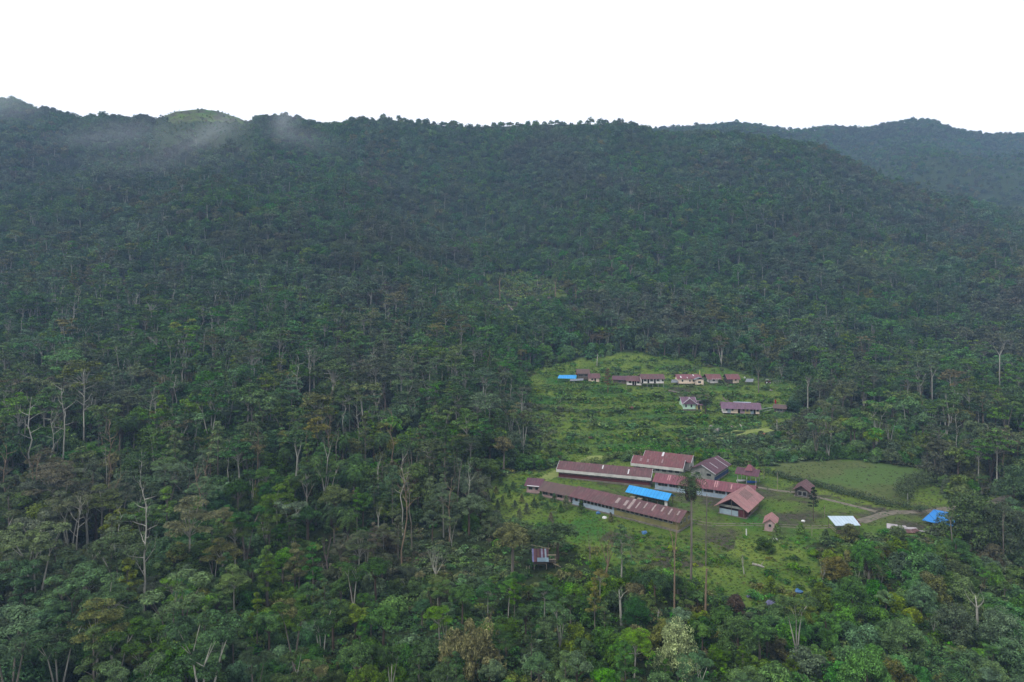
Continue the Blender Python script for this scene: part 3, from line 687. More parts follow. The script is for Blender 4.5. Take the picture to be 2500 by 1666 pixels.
house("workshop", "dark purple roofed building with white ridge strips and dark blue base",
      (1744,1177), (1778,1155), 7.6, 2.7, 1.9, 'deep', [(1,'grey')], o=.75, ox=.8, base='dblue', baseh=1.1, front=row(4, 1.2, 2.7, 1.3, 1.6, .8), left=[(1.0,1.3,1.5,.8),(4.6,1.3,1.5,.8)],
      sheets=[(9.9,.22,.0,.95),(4.2,.22,.25,.85)], trim=True)
house("long_block", "long rose-red roofed block with pale blue wall, half behind the palm and the salmon roof",
      (1599,1196), (1838,1229), 6.0, 2.5, 1.4, 'rose', [(1,'blue')], o=.7, ox=.6, front=row(8, 1.0, 3.3, 1.2, 2.7, .85), sheets=[(3.4,.3,.35,.95),(3.95,.3,.35,.95),(14.2,.25,.4,.85),(17.0,.28,.3,.95),(17.6,.28,.3,.95),(21.6,.3,.3,.8)], sheetmat=mat_plain("pale_sheet", (184,140,140), (160,116,120), 1., .7))
rt, L_, H_2 = house("meeting_hall", "big house with faded salmon roof and dark red corner, beside the track",
      (1820,1267), (1853,1234), 6.9, 2.5, 2.1, 'salmon', [(.38,'red'),(1,'ochre')], o=1.1, ox=1.3, front=[(1.2,1.0,1.0,1.1),(5.2,.9,1.0,1.2),(8.0,.9,1.0,1.2),(10.6,.9,1.0,1.2)], left=[], fd=[(3.2,1.0,2.1)], sheets=[(5+.8*i,.42,.45,.96) for i in range(7)], sheetmat=mat_plain("grey_sheet", (120,98,92), (100,82,80), 1., .7))
MB().box(-.06, -.002, 1.9, 6.85, .2, 1.55).build("lower_wall", WA['lblue'], rt); MB().box(-.07, -.003, .05, 1.85, .2, 2.2).build("lower_wall", WA['red'], rt)
MB().box(-.05, -.004, .3, 6.7, 1.6, 2.15).build("opening_shade", DARKF, rt); MB().box(-.3, -.06, -.05, 6.95, 2.2, 2.75).build("fascia_band", WA['grey'], rt)  # dark panel on the wall, coloured as the shade inside the opening
MB().prism_x([(.9, 2.78), (6.0, 2.78), (3.45, 4.35)], -.045, -.004).build("gable_shade", DARKF, rt)  # dark panel coloured as the shade behind the open gable
for y in (.2, 3.4, 6.7): MB().box(-.9, -.8, y-.05, y+.05, .1, 2.9 + (1.6 if y == 3.4 else 0)).build("post", POST, rt)
house("guard_hut", "tiny dusty pink hut with peaked rose roof standing on the track",
      (1893,1300), (1897,1283), 2.55, 2.1, .95, 'salmon', [(1,'pink')], cat="hut", o=.45, ox=.45, left=[(1.0,1.1,.55,.6)], plinth=.05)
house("tool_shed", "small slatted shed with dark and red sloping roof by the hedge of the playing field",
      (1973,1217), (1983,1202), 3.5, 2.0, 1.2, 'maroon', [(1, WOODV)], cat="shed", o=.7, ox=.7, left=[(.4,.3,1.0,1.2),(1.7,.3,1.0,1.2)], plinth=.1)

def shelter(name, label, quad, roofmat, group=None, posts=True, cat="shelter", t=.06, postmat=POST, zs=None, extra=None):
    """open roof on posts: quad = four roof corners as (px, row, height above ground), near-left, near-right, far-right, far-left"""
    pts = []
    for (qx, qy, hh) in quad:
        # the ground below the corner: find the distance where the ray is hh above the ground
        Xs = (qx-CX)/F0*_DD; zr = (HOR-qy)/F0*_DD; k = np.argmax(zr - terrain(Xs, _DD) <= hh); D = _DD[k]; pts.append(np.array([Xs[k], D, zr[k]]))
    c = sum(pts)/4; g = float(terrain(c[0], c[1])); root = empty(name, (c[0], c[1], g)); tag(root, label, cat, group)
    q = [tuple(p - np.array([c[0], c[1], g])) for p in pts]
    MB().slab(q[0], q[1], q[2], q[3], t).build("roof", RO[roofmat], root)
    cen = np.array([0,0,0.])
    FOOT.append((c[0], c[1], max(2., np.linalg.norm(np.array(q[0])-np.array(q[1]))*.4)))
    if posts:
        for i in range(4):
            p = np.array(q[i])*.92; gz = float(terrain(c[0]+p[0], c[1]+p[1])) - g
            MB().tube([(p[0], p[1], gz-.5), (p[0], p[1], q[i][2]-t+.01+ .0)], .07, 6).build("post", postmat, root)
        for i, j in ((0,1),(3,2)):
            n = max(1, int(np.linalg.norm(np.array(q[i])-np.array(q[j]))/3.2))
            for k in range(1, n):
                p = (np.array(q[i])*(1-k/n) + np.array(q[j])*k/n); p2 = p*.95; gz = float(terrain(c[0]+p2[0], c[1]+p2[1])) - g
                MB().tube([(p2[0], p2[1], gz-.5), (p2[0], p2[1], p[2]-t)], .06, 6).build("post", postmat, root)
    return root, q, (c[0], c[1], g)
def beam_between(root, a, b, r, name="beam", mat=POST): MB().tube([a, b], r, 5).build(name, mat, root)

# courtyard shelter: gable of blue sheets on posts
a, rz, L = houseframe((1532,1218), (1630,1240)); rt = empty("blue_pavilion", a, rz); tag(rt, "bright blue roofed open shelter in the middle of the courtyard", "shelter"); FOOT += [(a[0]+3*cos(rz)-1.5*sin(rz), a[1]+3*sin(rz)+1.5, 4), (a[0]+9*cos(rz)-1.5*sin(rz), a[1]+9*sin(rz)+1.5, 4)]
gable_roof(3.6, L, 2.3, 1.0, .7, .35).build("roof", RO['blue'], rt)
for i in range(5):
    for y in (.1, 3.5):
        x = .1 + (L-.2)*i/4; MB().box(x-.07, x+.07, y-.07, y+.07, -.5, 2.25).build("post", POST, rt)
MB().box(.1, L-.1, 1.0, 1.1, .9, 1.05).build("rail", POST, rt); MB().box(0, L, .05, .15, 2.1, 2.26).build("beam", POST, rt)
MB().box(1.5, L-1, 1.6, 3.0, .62, .7).build("bench_top", POST, rt)
MB().box(L-.9, L-.1, -.02, .05, .0, 1.9).build("screen_panel", WHITE, rt)
for k, (px_, py_) in enumerate(((1545,1221),(1562,1225))):
    g = G(px_, py_+1); o = MB(); o.box(-.6,.6,-.5,.5,0,.95); o.box(-.68,.68,-.58,.58,.95,1.05); ob = o.build("wooden_crate", POLE); ob.location = g; ob.rotation_euler[2] = rz
    tag(ob, ("grey-brown box under the blue courtyard roof, nearer its open end", "tall box under the blue courtyard roof, closer to its middle")[k], "box", "boxes under the blue pavilion")

# two-tiered open boat shed
a, rz, L = houseframe((1800,1180), (1846,1187)); rt = empty("boat_shed", a, rz); tag(rt, "open shed with two-tiered purple roof sheltering a white boat and a blue one", "shed"); FOOT.append((a[0]+2.5, a[1]+2.5, 4.6))
gable_roof(5.0, L, 3.0, 1.3, .35, .7).build("roof", RO['deep'], rt)
m = MB(); zt = 4.2; m.slab((L*.35,.9,4.0), (L*.75,1.1,4.0), (L*.62,2.4,5.6), (L*.48,2.4,5.6), .06); m.slab((L*.85,3.9,4.1), (L*.3,3.9,4.1), (L*.48,2.4,5.6), (L*.62,2.4,5.6), .06); m.slab((L*.75,1.1,4.0), (L*.85,3.9,4.1), (L*.62,2.4,5.6), (L*.62,2.4,5.6), .06); m.build("upper_roof", RO['rose'], rt)
for i in range(3):
    for y in (.1, 4.9): x = .1 + (L-.2)*i/2; MB().box(x-.08, x+.08, y-.08, y+.08, -.5, 3.0).build("post", TRIM, rt)
MB().box(.1, L-.1, .05, .15, 2.75, 2.9).build("beam", TRIM, rt)
def boat(px_, py_, L, mat, label, rzz):
    g = G(px_, py_); m = MB(); n = 9; vs = []
    for i in range(n):
        u = i/(n-1)*2-1; w_ = .55*(1-abs(u)**2.6)+.03; vs += [(u*L/2, -w_, .75+.12*u*u), (u*L/2, -w_*.6, .3+.1*u*u), (u*L/2, 0, .18+.2*u*u), (u*L/2, w_*.6, .3+.1*u*u), (u*L/2, w_, .75+.12*u*u), (u*L/2, w_*.8, .7+.12*u*u), (u*L/2, 0, .45+.15*u*u), (u*L/2, -w_*.8, .7+.12*u*u)]
    fs = [(i*8+k, i*8+(k+1) % 8, (i+1)*8+(k+1) % 8, (i+1)*8+k) for i in range(n-1) for k in range(8)] + [tuple(range(8))[::-1], tuple(range((n-1)*8, n*8))]
    m.add(vs, fs); root = empty("rowing_boat", g, rzz); tag(root, label, "boat"); m.build("hull", mat, root)
    for x in (-L*.3, L*.3): MB().box(x-.08, x+.08, -.5, .5, -.1, .28).build("support_block", POST, root)
boat(1809, 1179, 2.9, WHITE, "white boat lying under the two-tiered purple roof", .1)
boat(1835, 1182, 3.2, mat_plain("boat_blue", (36,96,176), (30,80,150), 1., .6), "blue boat under the right side of the two-tiered purple roof", -.1)

# tin shelter by the track, blue tarpaulin roof, fallen sheets
rt, q, c = shelter("tin_shelter", "shelter with bright sloping tin roof and red edge beside the track", [(2040,1284,2.2),(2101,1283,2.2),(2083,1260,3.0),(2020,1260,3.0)], 'tin')
for k in range(3): beam_between(rt, (q[0][0]+.2, q[0][1]+.3, -.1+.55*k), (q[3][0]+.3, q[3][1]-.2, .0+.55*k), .05, "rail", POLE)
m = MB(); e0, e1 = np.array(q[1]), np.array(q[2]); m.slab(tuple(e0+np.array([.002,0,.05])), tuple(e0+np.array([.25,0,.05])), tuple(e1+np.array([.25,0,.05])), tuple(e1+np.array([.002,0,.05])), .12); m.build("edge_board", WA['red'], rt)
MB().box(q[0][0]+.6, q[1][0]-.8, q[0][1]+.3, q[0][1]+.4, -.3, .95).build("half_wall", WOOD, rt)
rt, q, c = shelter("tarpaulin_roof", "large bright blue tarpaulin roof half hidden by the dark tree by the track", [(2251,1270,1.0),(2325,1287,1.0),(2345,1257,2.8),(2280,1244,2.8)], 'sky')
sheet_rust = mat_roof("fallen_rusty_sheet", (96,58,56), (80,50,50), (110,70,56), (140,120,112), .7); sheet_pale = mat_plain("fallen_pale_sheet", (176,168,172), (140,134,136), .8, .7)
for k, (qx, qy, w_, l_, an, tl, mt, lb) in enumerate([(2178,1291,2.4,2.2,-.5,.25,sheet_pale,"bluish-white sheet at the near left end of the fallen roof"),(2202,1290,2.2,1.5,-.2,.12,sheet_pale,"pinkish-white sheet in the middle of the fallen roof"),(2222,1294,3.2,1.2,-.2,.1,sheet_pale,"long pale sheet lying along the back of the fallen roof"),
        (2219,1302,2.6,1.3,-.12,.3,sheet_rust,"rust-red sheet at the front of the fallen roof"),(2237,1300,1.3,1.2,.2,.35,sheet_rust,"small dark rusted sheet near the right end of the fallen roof"),(2255,1301,2.4,.5,-.15,.15,sheet_pale,"narrow white plank sticking out to the right of the fallen roof")]):
    g = G(qx, qy); m = MB(); m.slab((-w_/2,-l_/2,.25), (w_/2,-l_/2,.3), (w_/2,l_/2,.3+tl*l_), (-w_/2,l_/2,.25+tl*l_), .05); ob = m.build("roof_sheet_on_ground", mt); ob.location = g; ob.rotation_euler[2] = an; tag(ob, lb, "metal sheet", "fallen roof sheets by the track")

# stilt hut in the trees near the camera
a, rz, L = houseframe((1303,1391), (1336,1391)); rt = empty("stilt_hut", a, 0); tag(rt, "small plank hut on stilts with striped blue and rust tin roof among the trees", "hut"); FOOT.append((a[0]+1.5, a[1]+1.2, 2.5))
L = 2.9; d = 2.4
for x in (.1, L-.1):
    for y in (.1, d-.1): MB().box(x-.06, x+.06, y-.06, y+.06, -1, 1.15).build("stilt", POLE, rt)
MB().box(0, L, 0, d, 1.15, 2.2).build("wall", WOOD, rt)
hut_cols = [(132,132,176),(120,72,76),(96,44,56),(112,74,58),(92,42,60),(150,150,170),(90,46,66),(150,166,178),(86,46,62)]
for i, cc in enumerate(hut_cols):
    x0 = -.35 + i*.4; m = MB(); m.slab((x0,-.8,2.0+.003*(i % 2)), (x0+.395,-.8,2.0+.003*(i % 2)), (x0+.395,d+.2,3.55), (x0,d+.2,3.55), .03); m.build("roof_sheet", mat_plain("tin_sheet", cc, tuple(int(v*.75) for v in cc), 1.2, .6, .4), rt)
for i in range(5):
    x0 = .75 + i*.5; m = MB(); m.slab((x0,-.82,2.05), (x0+.49,-.82,2.05), (x0+.49,.1,2.55), (x0,.1,2.55), .03); m.build("roof_sheet", mat_plain("tin_sheet", (136,158,170), (112,140,150), 1.5, .6, .4), rt)
MB().tube([(-.5,2.75,3.75+.6), (3.6,2.6,3.55)], .06, 5).build("roof_pole", POLE, rt)
for x, y in ((L+1.9,.5),(L+1.9,2.3)): MB().box(x-.06, x+.06, y-.06, y+.06, -1, 3.1).build("post", POST, rt)
for z in (2.0, 2.95): MB().box(L+.1, L+2.0, .3, .45, z, z+.13).build("rail", POLE, rt)
MB().box(L+.1, L+1.9, .5, 2.3, 1.1, 1.2).build("platform", DARKF, rt); MB().box(L+.1, L+1.9, .45, .5, 1.3, 1.9).build("side_wall", WOODV, rt)
MB().tube([(L+1.4,.2,1.25), (L+3.0,-.1,.6)], .06, 5).build("pole", POLE, rt)
g = G(1285, 1400); rt = empty("ladder", g, .1); tag(rt, "little wooden ladder leaning in the bushes left of the striped-roof hut", "ladder")
for x in (0, .75): MB().tube([(x,0,-.2), (x,.25,1.5)], .04, 5).build("rail", POLE, rt)
for k in range(4): MB().tube([(0,.05+.05*k,.25+.33*k), (.75,.05+.05*k,.25+.33*k)], .03, 5).build("rung", POLE, rt)

# ---- upper village
house("cream_house", "cream house with purple-red hipped roof and small porch, biggest of the upper row",
      (1656,940), (1711,940), 6.5, 2.7, 1.5, 'rose', [(1,'cream')], o=.6, ox=.8, stilt=.6, front=[(1.8,1.0,.7,.9),(5.6,1.0,.6,.9),(7.4,1.0,.6,.9)], fd=[(8.8,.8,2.0)], sheets=[(1.2,.6,.2,.6),(8.0,.5,.6,.95),(4.5,.3,.1,.4)])
a, rz, L = houseframe((1697,941), (1716,941)); rt = empty("porch_house", (a[0], a[1]-1.2, a[2]), rz); tag(rt, "small cream porch with grey gable joined to the cream house", "building")
MB().box(0, L, 0, 1.3, .5, 3.1).build("wall", WA['cream'], rt); windows(rt, [(1.2,1.3,1.4,.9)], 'front'); m = MB()
m.slab((-.9,-.6,2.95), (L/2,-.6,4.1), (L/2,2.2,4.1), (-.9,2.2,2.95), .1); m.slab((L/2,-.6,4.1), (L+.9,-.6,2.95), (L+.9,2.2,2.95), (L/2,2.2,4.1), .1); m.build("roof", RO['grey'], rt)
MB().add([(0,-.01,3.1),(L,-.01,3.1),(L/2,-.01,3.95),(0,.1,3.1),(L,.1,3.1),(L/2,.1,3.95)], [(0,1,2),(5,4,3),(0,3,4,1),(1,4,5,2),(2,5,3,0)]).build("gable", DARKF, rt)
for x in (.05, L-.15): MB().box(x, x+.12, -.5, -.4, -.6, 3.0).build("post", TRIM, rt)
house("red_roof_house", "little limewashed house with mottled red roof, next to the dark bush in the upper row",
      (1734,938), (1753,938), 6.0, 2.4, 1.7, 'red', [(1,'lwhite')], o=.9, ox=1.9, stilt=.5, front=[(1.3,1.0,1.0,1.0)], sheets=[(1+.9*i,.3,.0,.1) for i in range(5)])
house("end_house", "little pinkish house with red roof at the lamp end of the upper row",
      (1777,938), (1804,938), 6.0, 2.4, 1.7, 'red', [(.45, WOODV),(1,'cream')], o=.9, ox=.7, stilt=.5, front=[(3.6,1.2,.8,.7)])
house("terrace_house", "long maroon-roofed stilt house with white walls in the middle of the upper row",
      (1566,946), (1621,946), 6.0, 2.5, 1.6, 'maroon', [(1,'lwhite')], o=.8, ox=.5, stilt=2.0, front=[(1.2,1.0,1.3,.9),(4.4,1.0,1.3,.9),(7.6,1.0,1.3,.9),(10.2,1.0,.8,.9)], fd=[(.1,.8,2.1),(3.0,.9,2.1),(6.2,.9,2.1)], endw=True)
house("left_terrace", "lower maroon-roofed wing with white walls attached left of the long stilt house",
      (1530,942), (1565,944), 6.2, 2.4, 1.7, 'maroon', [(1,'lwhite')], o=.9, ox=.3, stilt=.5, front=[(1.2,.9,1.1,.9),(5.2,.9,1.1,.9)], fd=[(2.8,1.0,2.0),(4.0,.8,2.0)])
house("brown_house", "plank house with dark red roof and pale awning beside the tall upper-row tree",
      (1497,937), (1529,938), 5.4, 2.1, 1.3, 'deep', [(1, WOOD)], o=.7, ox=.6, stilt=.2, front=[(2.6,.5,1.4,1.0)])
shelter("tin_awning", "pale blue tin awning in front of the plank house in the upper row", [(1498,927.5,1.9),(1524,929,1.9),(1525,923,2.4),(1498,921.5,2.4)], 'tin')
house("gable_house", "small house with faded red roof and cream wall, left of the tall brown tree",
      (1439,934), (1463,934), 5.0, 2.2, 1.7, 'maroon', [(1,'cream')], o=.6, ox=.6, stilt=.3, front=[(1.0,.8,.9,.7)], fd=[(2.6,.8,1.9)])
house("upper_storey_house", "brown-roofed plank house rising behind the pale awnings near the blue roof",
      (1411,931), (1437,931), 5.2, 3.3, 1.6, 'rusty', [(1, WOODV)], o=.7, ox=.8, stilt=1.0, front=[(.4,1.5,2.2,1.0),(3.4,1.5,1.6,1.0)])
shelter("blue_roof_shelter", "bright blue roofed shelter at the left end of the upper row", [(1361,924,2.0),(1406,925,2.0),(1408,916,2.9),(1365,916,2.9)], 'blue')
shelter("pale_awning", "low pale tin awning between the blue roof and the faded red roof", [(1391,930.5,1.5),(1424,929,1.6),(1425,924,2.0),(1392,926,1.9)], 'grey')
shelter("grey_lean_to", "grey sheet lean-to at the left side of the cream house", [(1638,935,1.5),(1655,934,1.6),(1657,926,2.3),(1640,927,2.2)], 'grey')
shelter("grey_shelter", "grey-roofed plank shelter past the last red roof of the upper row", [(1819,933,1.5),(1838,933,1.6),(1841,925,2.4),(1822,925,2.3)], 'grey')
# chapel
rt, L_, Hc = house("chapel", "mint green chapel with steep purple roof, white edges and arched windows", (1668,1003), (1698,1004), 7.0, 2.6, 2.2, 'purple', [(1,'mint')], o=.6, ox=.7, plinth=.5, front=[(.9,.8,.7,1.2),(3.3,.8,.7,1.2)], trim=True, frame=WTRIM)
m = MB(); m.add([(-.1,-.65,Hc-.1),(L_+.1,-.65,Hc-.1),(L_/2,-.65,Hc+2.1),(-.1,-.55,Hc-.1),(L_+.1,-.55,Hc-.1),(L_/2,-.55,Hc+2.1)], [(0,1,2),(5,4,3),(0,3,4,1),(1,4,5,2),(2,5,3,0)]); m.build("gable", RO['purple'], rt)
m = MB()
for s in (-1, 1): m.tube([(L_/2+s*(L_/2+.9),-.7,Hc-.5), (L_/2,-.7,Hc+2.25)], .1, 4)
m.build("gable_edge", WTRIM, rt)
MB().box(L_/2-.18, L_/2+.18, .2, .5, Hc+1.6, Hc+2.6).build("finial", WTRIM, rt)
house("chapel_annex", "yellow-walled side wing of the chapel beside the dark round tree", (1699,1002), (1714,1002), 4.6, 2.2, 1.4, 'purple', [(1,'yellow')], o=.5, ox=.3, plinth=.3, fd=[(1.0,.8,1.9)], trim=True)
house("stilt_longhouse", "long house with lilac-brown striped roof and patchwork painted walls on low stilts",
      (1765,1012), (1854,1016), 5.6, 2.5, 1.7, 'purple', [(.12,'lwhite'),(.22,'lblue'),(.42,'cream'),(.6,'lilac'),(.76,'yellow'),(.9,'lblue'),(1,'cream')], o=1.0, ox=.9, stilt=.7,
      front=[(1.2,1.0,.8,1.0),(3.6,1.0,.8,1.0),(8.2,1.1,.9,.7),(9.8,1.0,.8,1.0),(11.4,1.0,.9,1.1),(14.0,1.0,.9,1.1)], fd=[(6.3,.9,2.1),(12.8,.8,2.1)])
house("white_roof_house", "low roof of bright white tin behind the striped longhouse", (1795,1001), (1832,1002), 3.5, 1.9, .9, 'tin', [(1,'grey')], o=.5, ox=.6)
house("weathered_shed", "brown weathered shed with scrap roof by the white rail fence", (1891,1008), (1917,1009), 4.4, 1.9, 1.0, 'rusty', [(1, WOODV)], cat="shed", o=.8, ox=.7, stilt=.4, front=[(1.0,.4,2.2,.9)])
# rail fence
a = np.array(G(1857,1008)); b = np.array(G(1888,1003)); rt = empty("rail_fence", tuple(a)); tag(rt, "white rail fence running from the striped longhouse to the weathered shed", "fence"); d_ = b - a
for k in range(5): p = d_*k/4; MB().tube([(p[0],p[1],p[2]-.3), (p[0],p[1],p[2]+1.7)], .05, 5).build("post", TRIM, rt)
for z in (.35, 1.5): MB().tube([(0,0,z), (d_[0],d_[1],d_[2]+z)], .06, 5).build("rail", WTRIM, rt)
# flags, lamp, tractor
def flag(px_, py_, H, fw, fh, mat, label, polemat=POLE):
    g = G(px_, py_); rt = empty("flag", g); tag(rt, label, "flag"); MB().tube([(0,0,-.5), (0,0,H)], .05, 6).build("pole", polemat, rt)
    m = MB(); n = 6; vs = []
    for i in range(n): y = .12*sin(i*1.3); vs += [(fw*i/(n-1), y, H-.05-.04*i), (fw*i/(n-1), y, H-fh-.06*i)]
    vs += [(x, y+.02, z) for x, y, z in vs]; q = 2*n
    fs = [(2*i,2*i+1,2*i+3,2*i+2) for i in range(n-1)] + [(q+2*i,q+2*i+2,q+2*i+3,q+2*i+1) for i in range(n-1)] + [(2*i,2*i+2,q+2*i+2,q+2*i) for i in range(n-1)] + [(2*i+1,q+2*i+1,q+2*i+3,2*i+3) for i in range(n-1)]
    m.add(vs, fs).build("cloth", mat, rt)
flag(1707,938,7.0,.5,2.2, mat_plain("flag_yellow", (214,212,130), (190,190,116)), "hanging pale yellow flag on a tall pole above the cream house")
flag(1891,1001,4.6,.8,1.7, mat_plain("flag_red", (176,32,44), (150,24,36)), "red flag on a pole above the weathered shed")
flag(1406,924,2.8,.8,.9, mat_plain("flag_red", (176,32,44), (150,24,36)), "red cloth beside the brown roof near the blue shelter")
g = G(1818,940); rt = empty("dish_lamp", g); tag(rt, "white round lamp on a post past the last red-roofed house", "lamp"); MB().tube([(0,0,-.4), (0,0,3.4)], .05, 6).build("post", POST, rt)
m = MB(); vs = [(0,-.05,3.7)]; 
for i in range(3):
    for k in range(10): r_ = .42*(i+1)/3; vs.append((r_*cos(k*pi/5), -.05-.16*(1-(i+1)/3)+.0 , 3.7+r_*sin(k*pi/5)))
fs = [(0,1+k,1+(k+1) % 10) for k in range(10)] + [(1+i*10+k, 11+i*10+k, 11+i*10+(k+1) % 10, 1+i*10+(k+1) % 10) for i in range(2) for k in range(10)]
m.add(vs, fs); vs2 = [(x, y+.12, z) for x, y, z in vs]; m.add(vs2, [f[::-1] for f in fs]); m.build("dish", WHITE, rt)
def wheel(root, x, y, z, r, w_=.25):
    m = MB(); m.tube([(x,y-w_/2,z), (x,y+w_/2,z)], r, 16); tyre = m.build("wheel", DARKF, root); h = MB(); h.tube([(x,y-w_/2-.02,z), (x,y+w_/2+.02,z)], r*.62, 14); h.build("hub", WHITE, tyre)
g = G(1875,937); rt = empty("tractor", g, .05); tag(rt, "small tractor with pale wheel hubs and a roof, parked at the forest edge", "tractor")
wheel(rt, -.9, -.5, .55, .6); wheel(rt, -.9, .6, .55, .6); wheel(rt, .85, -.5, .45, .48); wheel(rt, .85, .6, .45, .48)
MB().box(-1.2, 1.3, -.35, .45, .6, 1.0).box(.1, 1.25, -.3, .4, 1.0, 1.45).build("body", WA['red'], rt); MB().box(-1.1, .3, -.5, .6, 2.05, 2.15).build("canopy", TRIM, rt)
MB().box(-.85, -.35, -.2, .3, 1.0, 1.3).build("seat", DARKF, rt)
for x in (-1.0, .2):
    for y in (-.4, .5): MB().box(x-.03, x+.03, y-.03, y+.03, 1.0, 2.05).build("post", TRIM, rt)
a = np.array(G(1884,937)); rt = empty("cattle_fence", tuple(a)); tag(rt, "short fence of pale posts beside the tractor", "fence")
for k in range(5): x = .9+k*.9; MB().tube([(x,0,-.3), (x,0,1.4)], .05, 5).build("post", TRIM, rt)
MB().tube([(.5,0,1.3), (4.9,0,1.3)], .04, 5).build("rail", TRIM, rt)

# ---------------------------------------------------------------- tracks
def strip(name, pts, wd, mat, label, zoff=.06, kind="structure"):
    P3 = [np.array(G(*p)) for p in pts]; out = []
    for i in range(len(P3)-1):
        n = max(2, int(np.linalg.norm(P3[i+1][:2]-P3[i][:2])/.8))
        for k in range(n): out.append(P3[i][:2]*(1-k/n) + P3[i+1][:2]*k/n)
    out.append(P3[-1][:2]); out = np.array(out)
    for _ in range(12): out[1:-1] = (out[:-2] + out[1:-1]*2 + out[2:])/4
    vs = []
    for i, p in enumerate(out):
        d = out[min(i+1, len(out)-1)] - out[max(i-1, 0)]; d = d/np.linalg.norm(d); n_ = np.array([-d[1], d[0]])
        ww = wd*(1 + .35*float(vnoise(i*.35, wd*9., 4)))
        for s in (-.5, -.17, .17, .5): q = p + n_*ww*s; vs.append((q[0], q[1], float(terrain(q[0], q[1])) + zoff - (.045 if abs(s) == .5 else 0)))
    fs = [(4*i+k, 4*i+k+1, 4*i+k+5, 4*i+k+4) for i in range(len(out)-1) for k in range(3)]
    m = MB(); m.add(vs, fs); o = m.build(name, mat); tag(o, label, kind=kind); return o
strip("road", [(2560,1198),(2480,1210),(2400,1232),(2310,1243),(2240,1250),(2170,1252),(2120,1268),(2100,1274)], 2.6, ROAD, "pale gravel track coming in from the right")
strip("road", [(2112,1264),(2080,1278),(2010,1285),(1960,1284),(1900,1281),(1820,1278),(1745,1280),(1705,1275),(1670,1260)], .45, ROAD, "wheel rut of the track past the tiny pink hut, far one")
strip("road", [(2116,1270),(2080,1284),(2010,1290.5),(1960,1289.5),(1900,1286.5),(1820,1283),(1745,1285),(1700,1281),(1660,1268)], .45, ROAD, "wheel rut of the track past the tiny pink hut, near one")
strip("path", [(2140,1250),(2080,1235),(2000,1215),(1950,1205)], 1.7, ROAD, "trodden way from the track towards the slatted shed")
strip("path", [(1945,1203),(1900,1199),(1850,1190)], 1.6, ROAD, "pinkish trodden way between the slatted shed and the red roofs")
strip("path", [(1322,1172),(1350,1160),(1385,1146),(1450,1118),(1540,1102),(1610,1100)], 4.6, DPATH, "grassy path climbing from the orchard corner")
strip("path", [(1610,1100),(1680,1080),(1750,1070),(1830,1060),(1880,1048)], 5.2, DPATH, "path climbing over the shrubby slope below the striped longhouse")

# ---------------------------------------------------------------- small things
def post(px_, py_, H, label, r=.06, mat=POLE, name="wooden_post", group="lone posts around the yard"):
    g = G(px_, py_); m = MB(); m.tube([(0,0,-.4), (.03,0,H*.5), (0,0,H)], [r, r, r*.85], 6); o = m.build(name, mat); o.location = g; tag(o, label, "post", group)
post(2013,1266,3.3,"pale pole standing left of the bright tin shelter"); post(1982,1310,2.8,"pale pole at the near side of the track, below the dark conifer")
post(1731,1073,5.0,"tall thin pole on the slope left of the shrubby path", .07); post(1898,1200,5.5,"thin pole beside the pinkish path"); post(1865,1170,3.4,"leaning pair post by the hedge of the playing field")
post(1822,1308,1.6,"short white post in the shrubs below the salmon-roofed hall", .16, WHITE); post(2216,1228,2.6,"post with a white top where the tracks meet", .07, TRIM)
post(1529,955,2.9,"thin pale post below the long stilt house", .07)
ROCK = mat_plain("pale_rock", (150,146,138), (112,108,102), 1.5, .95, .1, .4)
def rock(px_, py_, s, label, mat=ROCK, name="boulder", cat="rock"):
    g = G(px_, py_); bm_ = MB(); rs = np.random.RandomState(int(px_*7+py_)); vs = []; n, k = 8, 5
    for i in range(k+1):
        th = pi*i/k
        for j in range(n): r_ = s*(.75+.5*rs.rand()); vs.append((r_*sin(th)*cos(2*pi*j/n)*1.2, r_*sin(th)*sin(2*pi*j/n), r_*cos(th)*.7 + s*.25))
    fs = [(i*n+j, (i+1)*n+j, (i+1)*n+(j+1) % n, i*n+(j+1) % n) for i in range(k) for j in range(n)] + [tuple(range(n)), tuple(range(k*n,(k+1)*n))[::-1]]
    bm_.add(vs, fs); o = bm_.build(name, mat); o.location = g; tag(o, label, cat)
rock(1751,1052,.9,"larger pale boulder on the slope below the striped longhouse"); rock(1785,1046,1.0,"flat pinkish boulder right of the other pale one on the slope", mat_plain("pink_rock", (150,128,120), (120,104,98), 1.5)); rock(1736,1042,.7,"small grey boulder above the two larger ones on the slope")
rock(1646,1076,.8,"grey boulder on the terraces left of the shrubby path"); rock(1650,1008,.6,"pale stone at the chapel corner"); rock(1882,955,.7,"white boulder on the grass below the tractor"); rock(1744,1056,.45,"small white stone just below the larger pale boulder")
rock(1863,1064,1.0,"orange-brown boulder at the edge of the thicket by the path", mat_plain("orange_rock", (160,104,74), (120,84,66), 1.5)); rock(1443,1070,.8,"reddish boulder low on the grassy terraces", mat_plain("red_rock", (130,84,76), (104,70,66), 1.5)); rock(1542,998,1.0,"reddish earth mound high on the grassy terraces", mat_plain("red_rock", (130,84,76), (104,70,66), 1.5), "earth_mound", "mound")
rock(1476,1266,.5,"white sack on the grass beside the long maroon block", WHITE, "white_sack", "sack"); rock(1893,1319,.5,"white sacks in the shrubs below the tiny pink hut", WHITE, "white_sack", "sack"); rock(1961,1274,.45,"white stone beside the track", WHITE)
BLUEP = mat_plain("blue_plastic", (58,110,158), (70,100,140), 2., .5)
def bundle(px_, py_, s, label, mat):
    rock(px_, py_, s, label, mat, "tarpaulin_bundle", "tarpaulin")
bundle(1574,1304,.7,"blue tarpaulin bundle on the dirt in front of the ochre wall", BLUEP); bundle(1461,1255,.6,"small blue bundle beside the wall of the long maroon block", BLUEP)
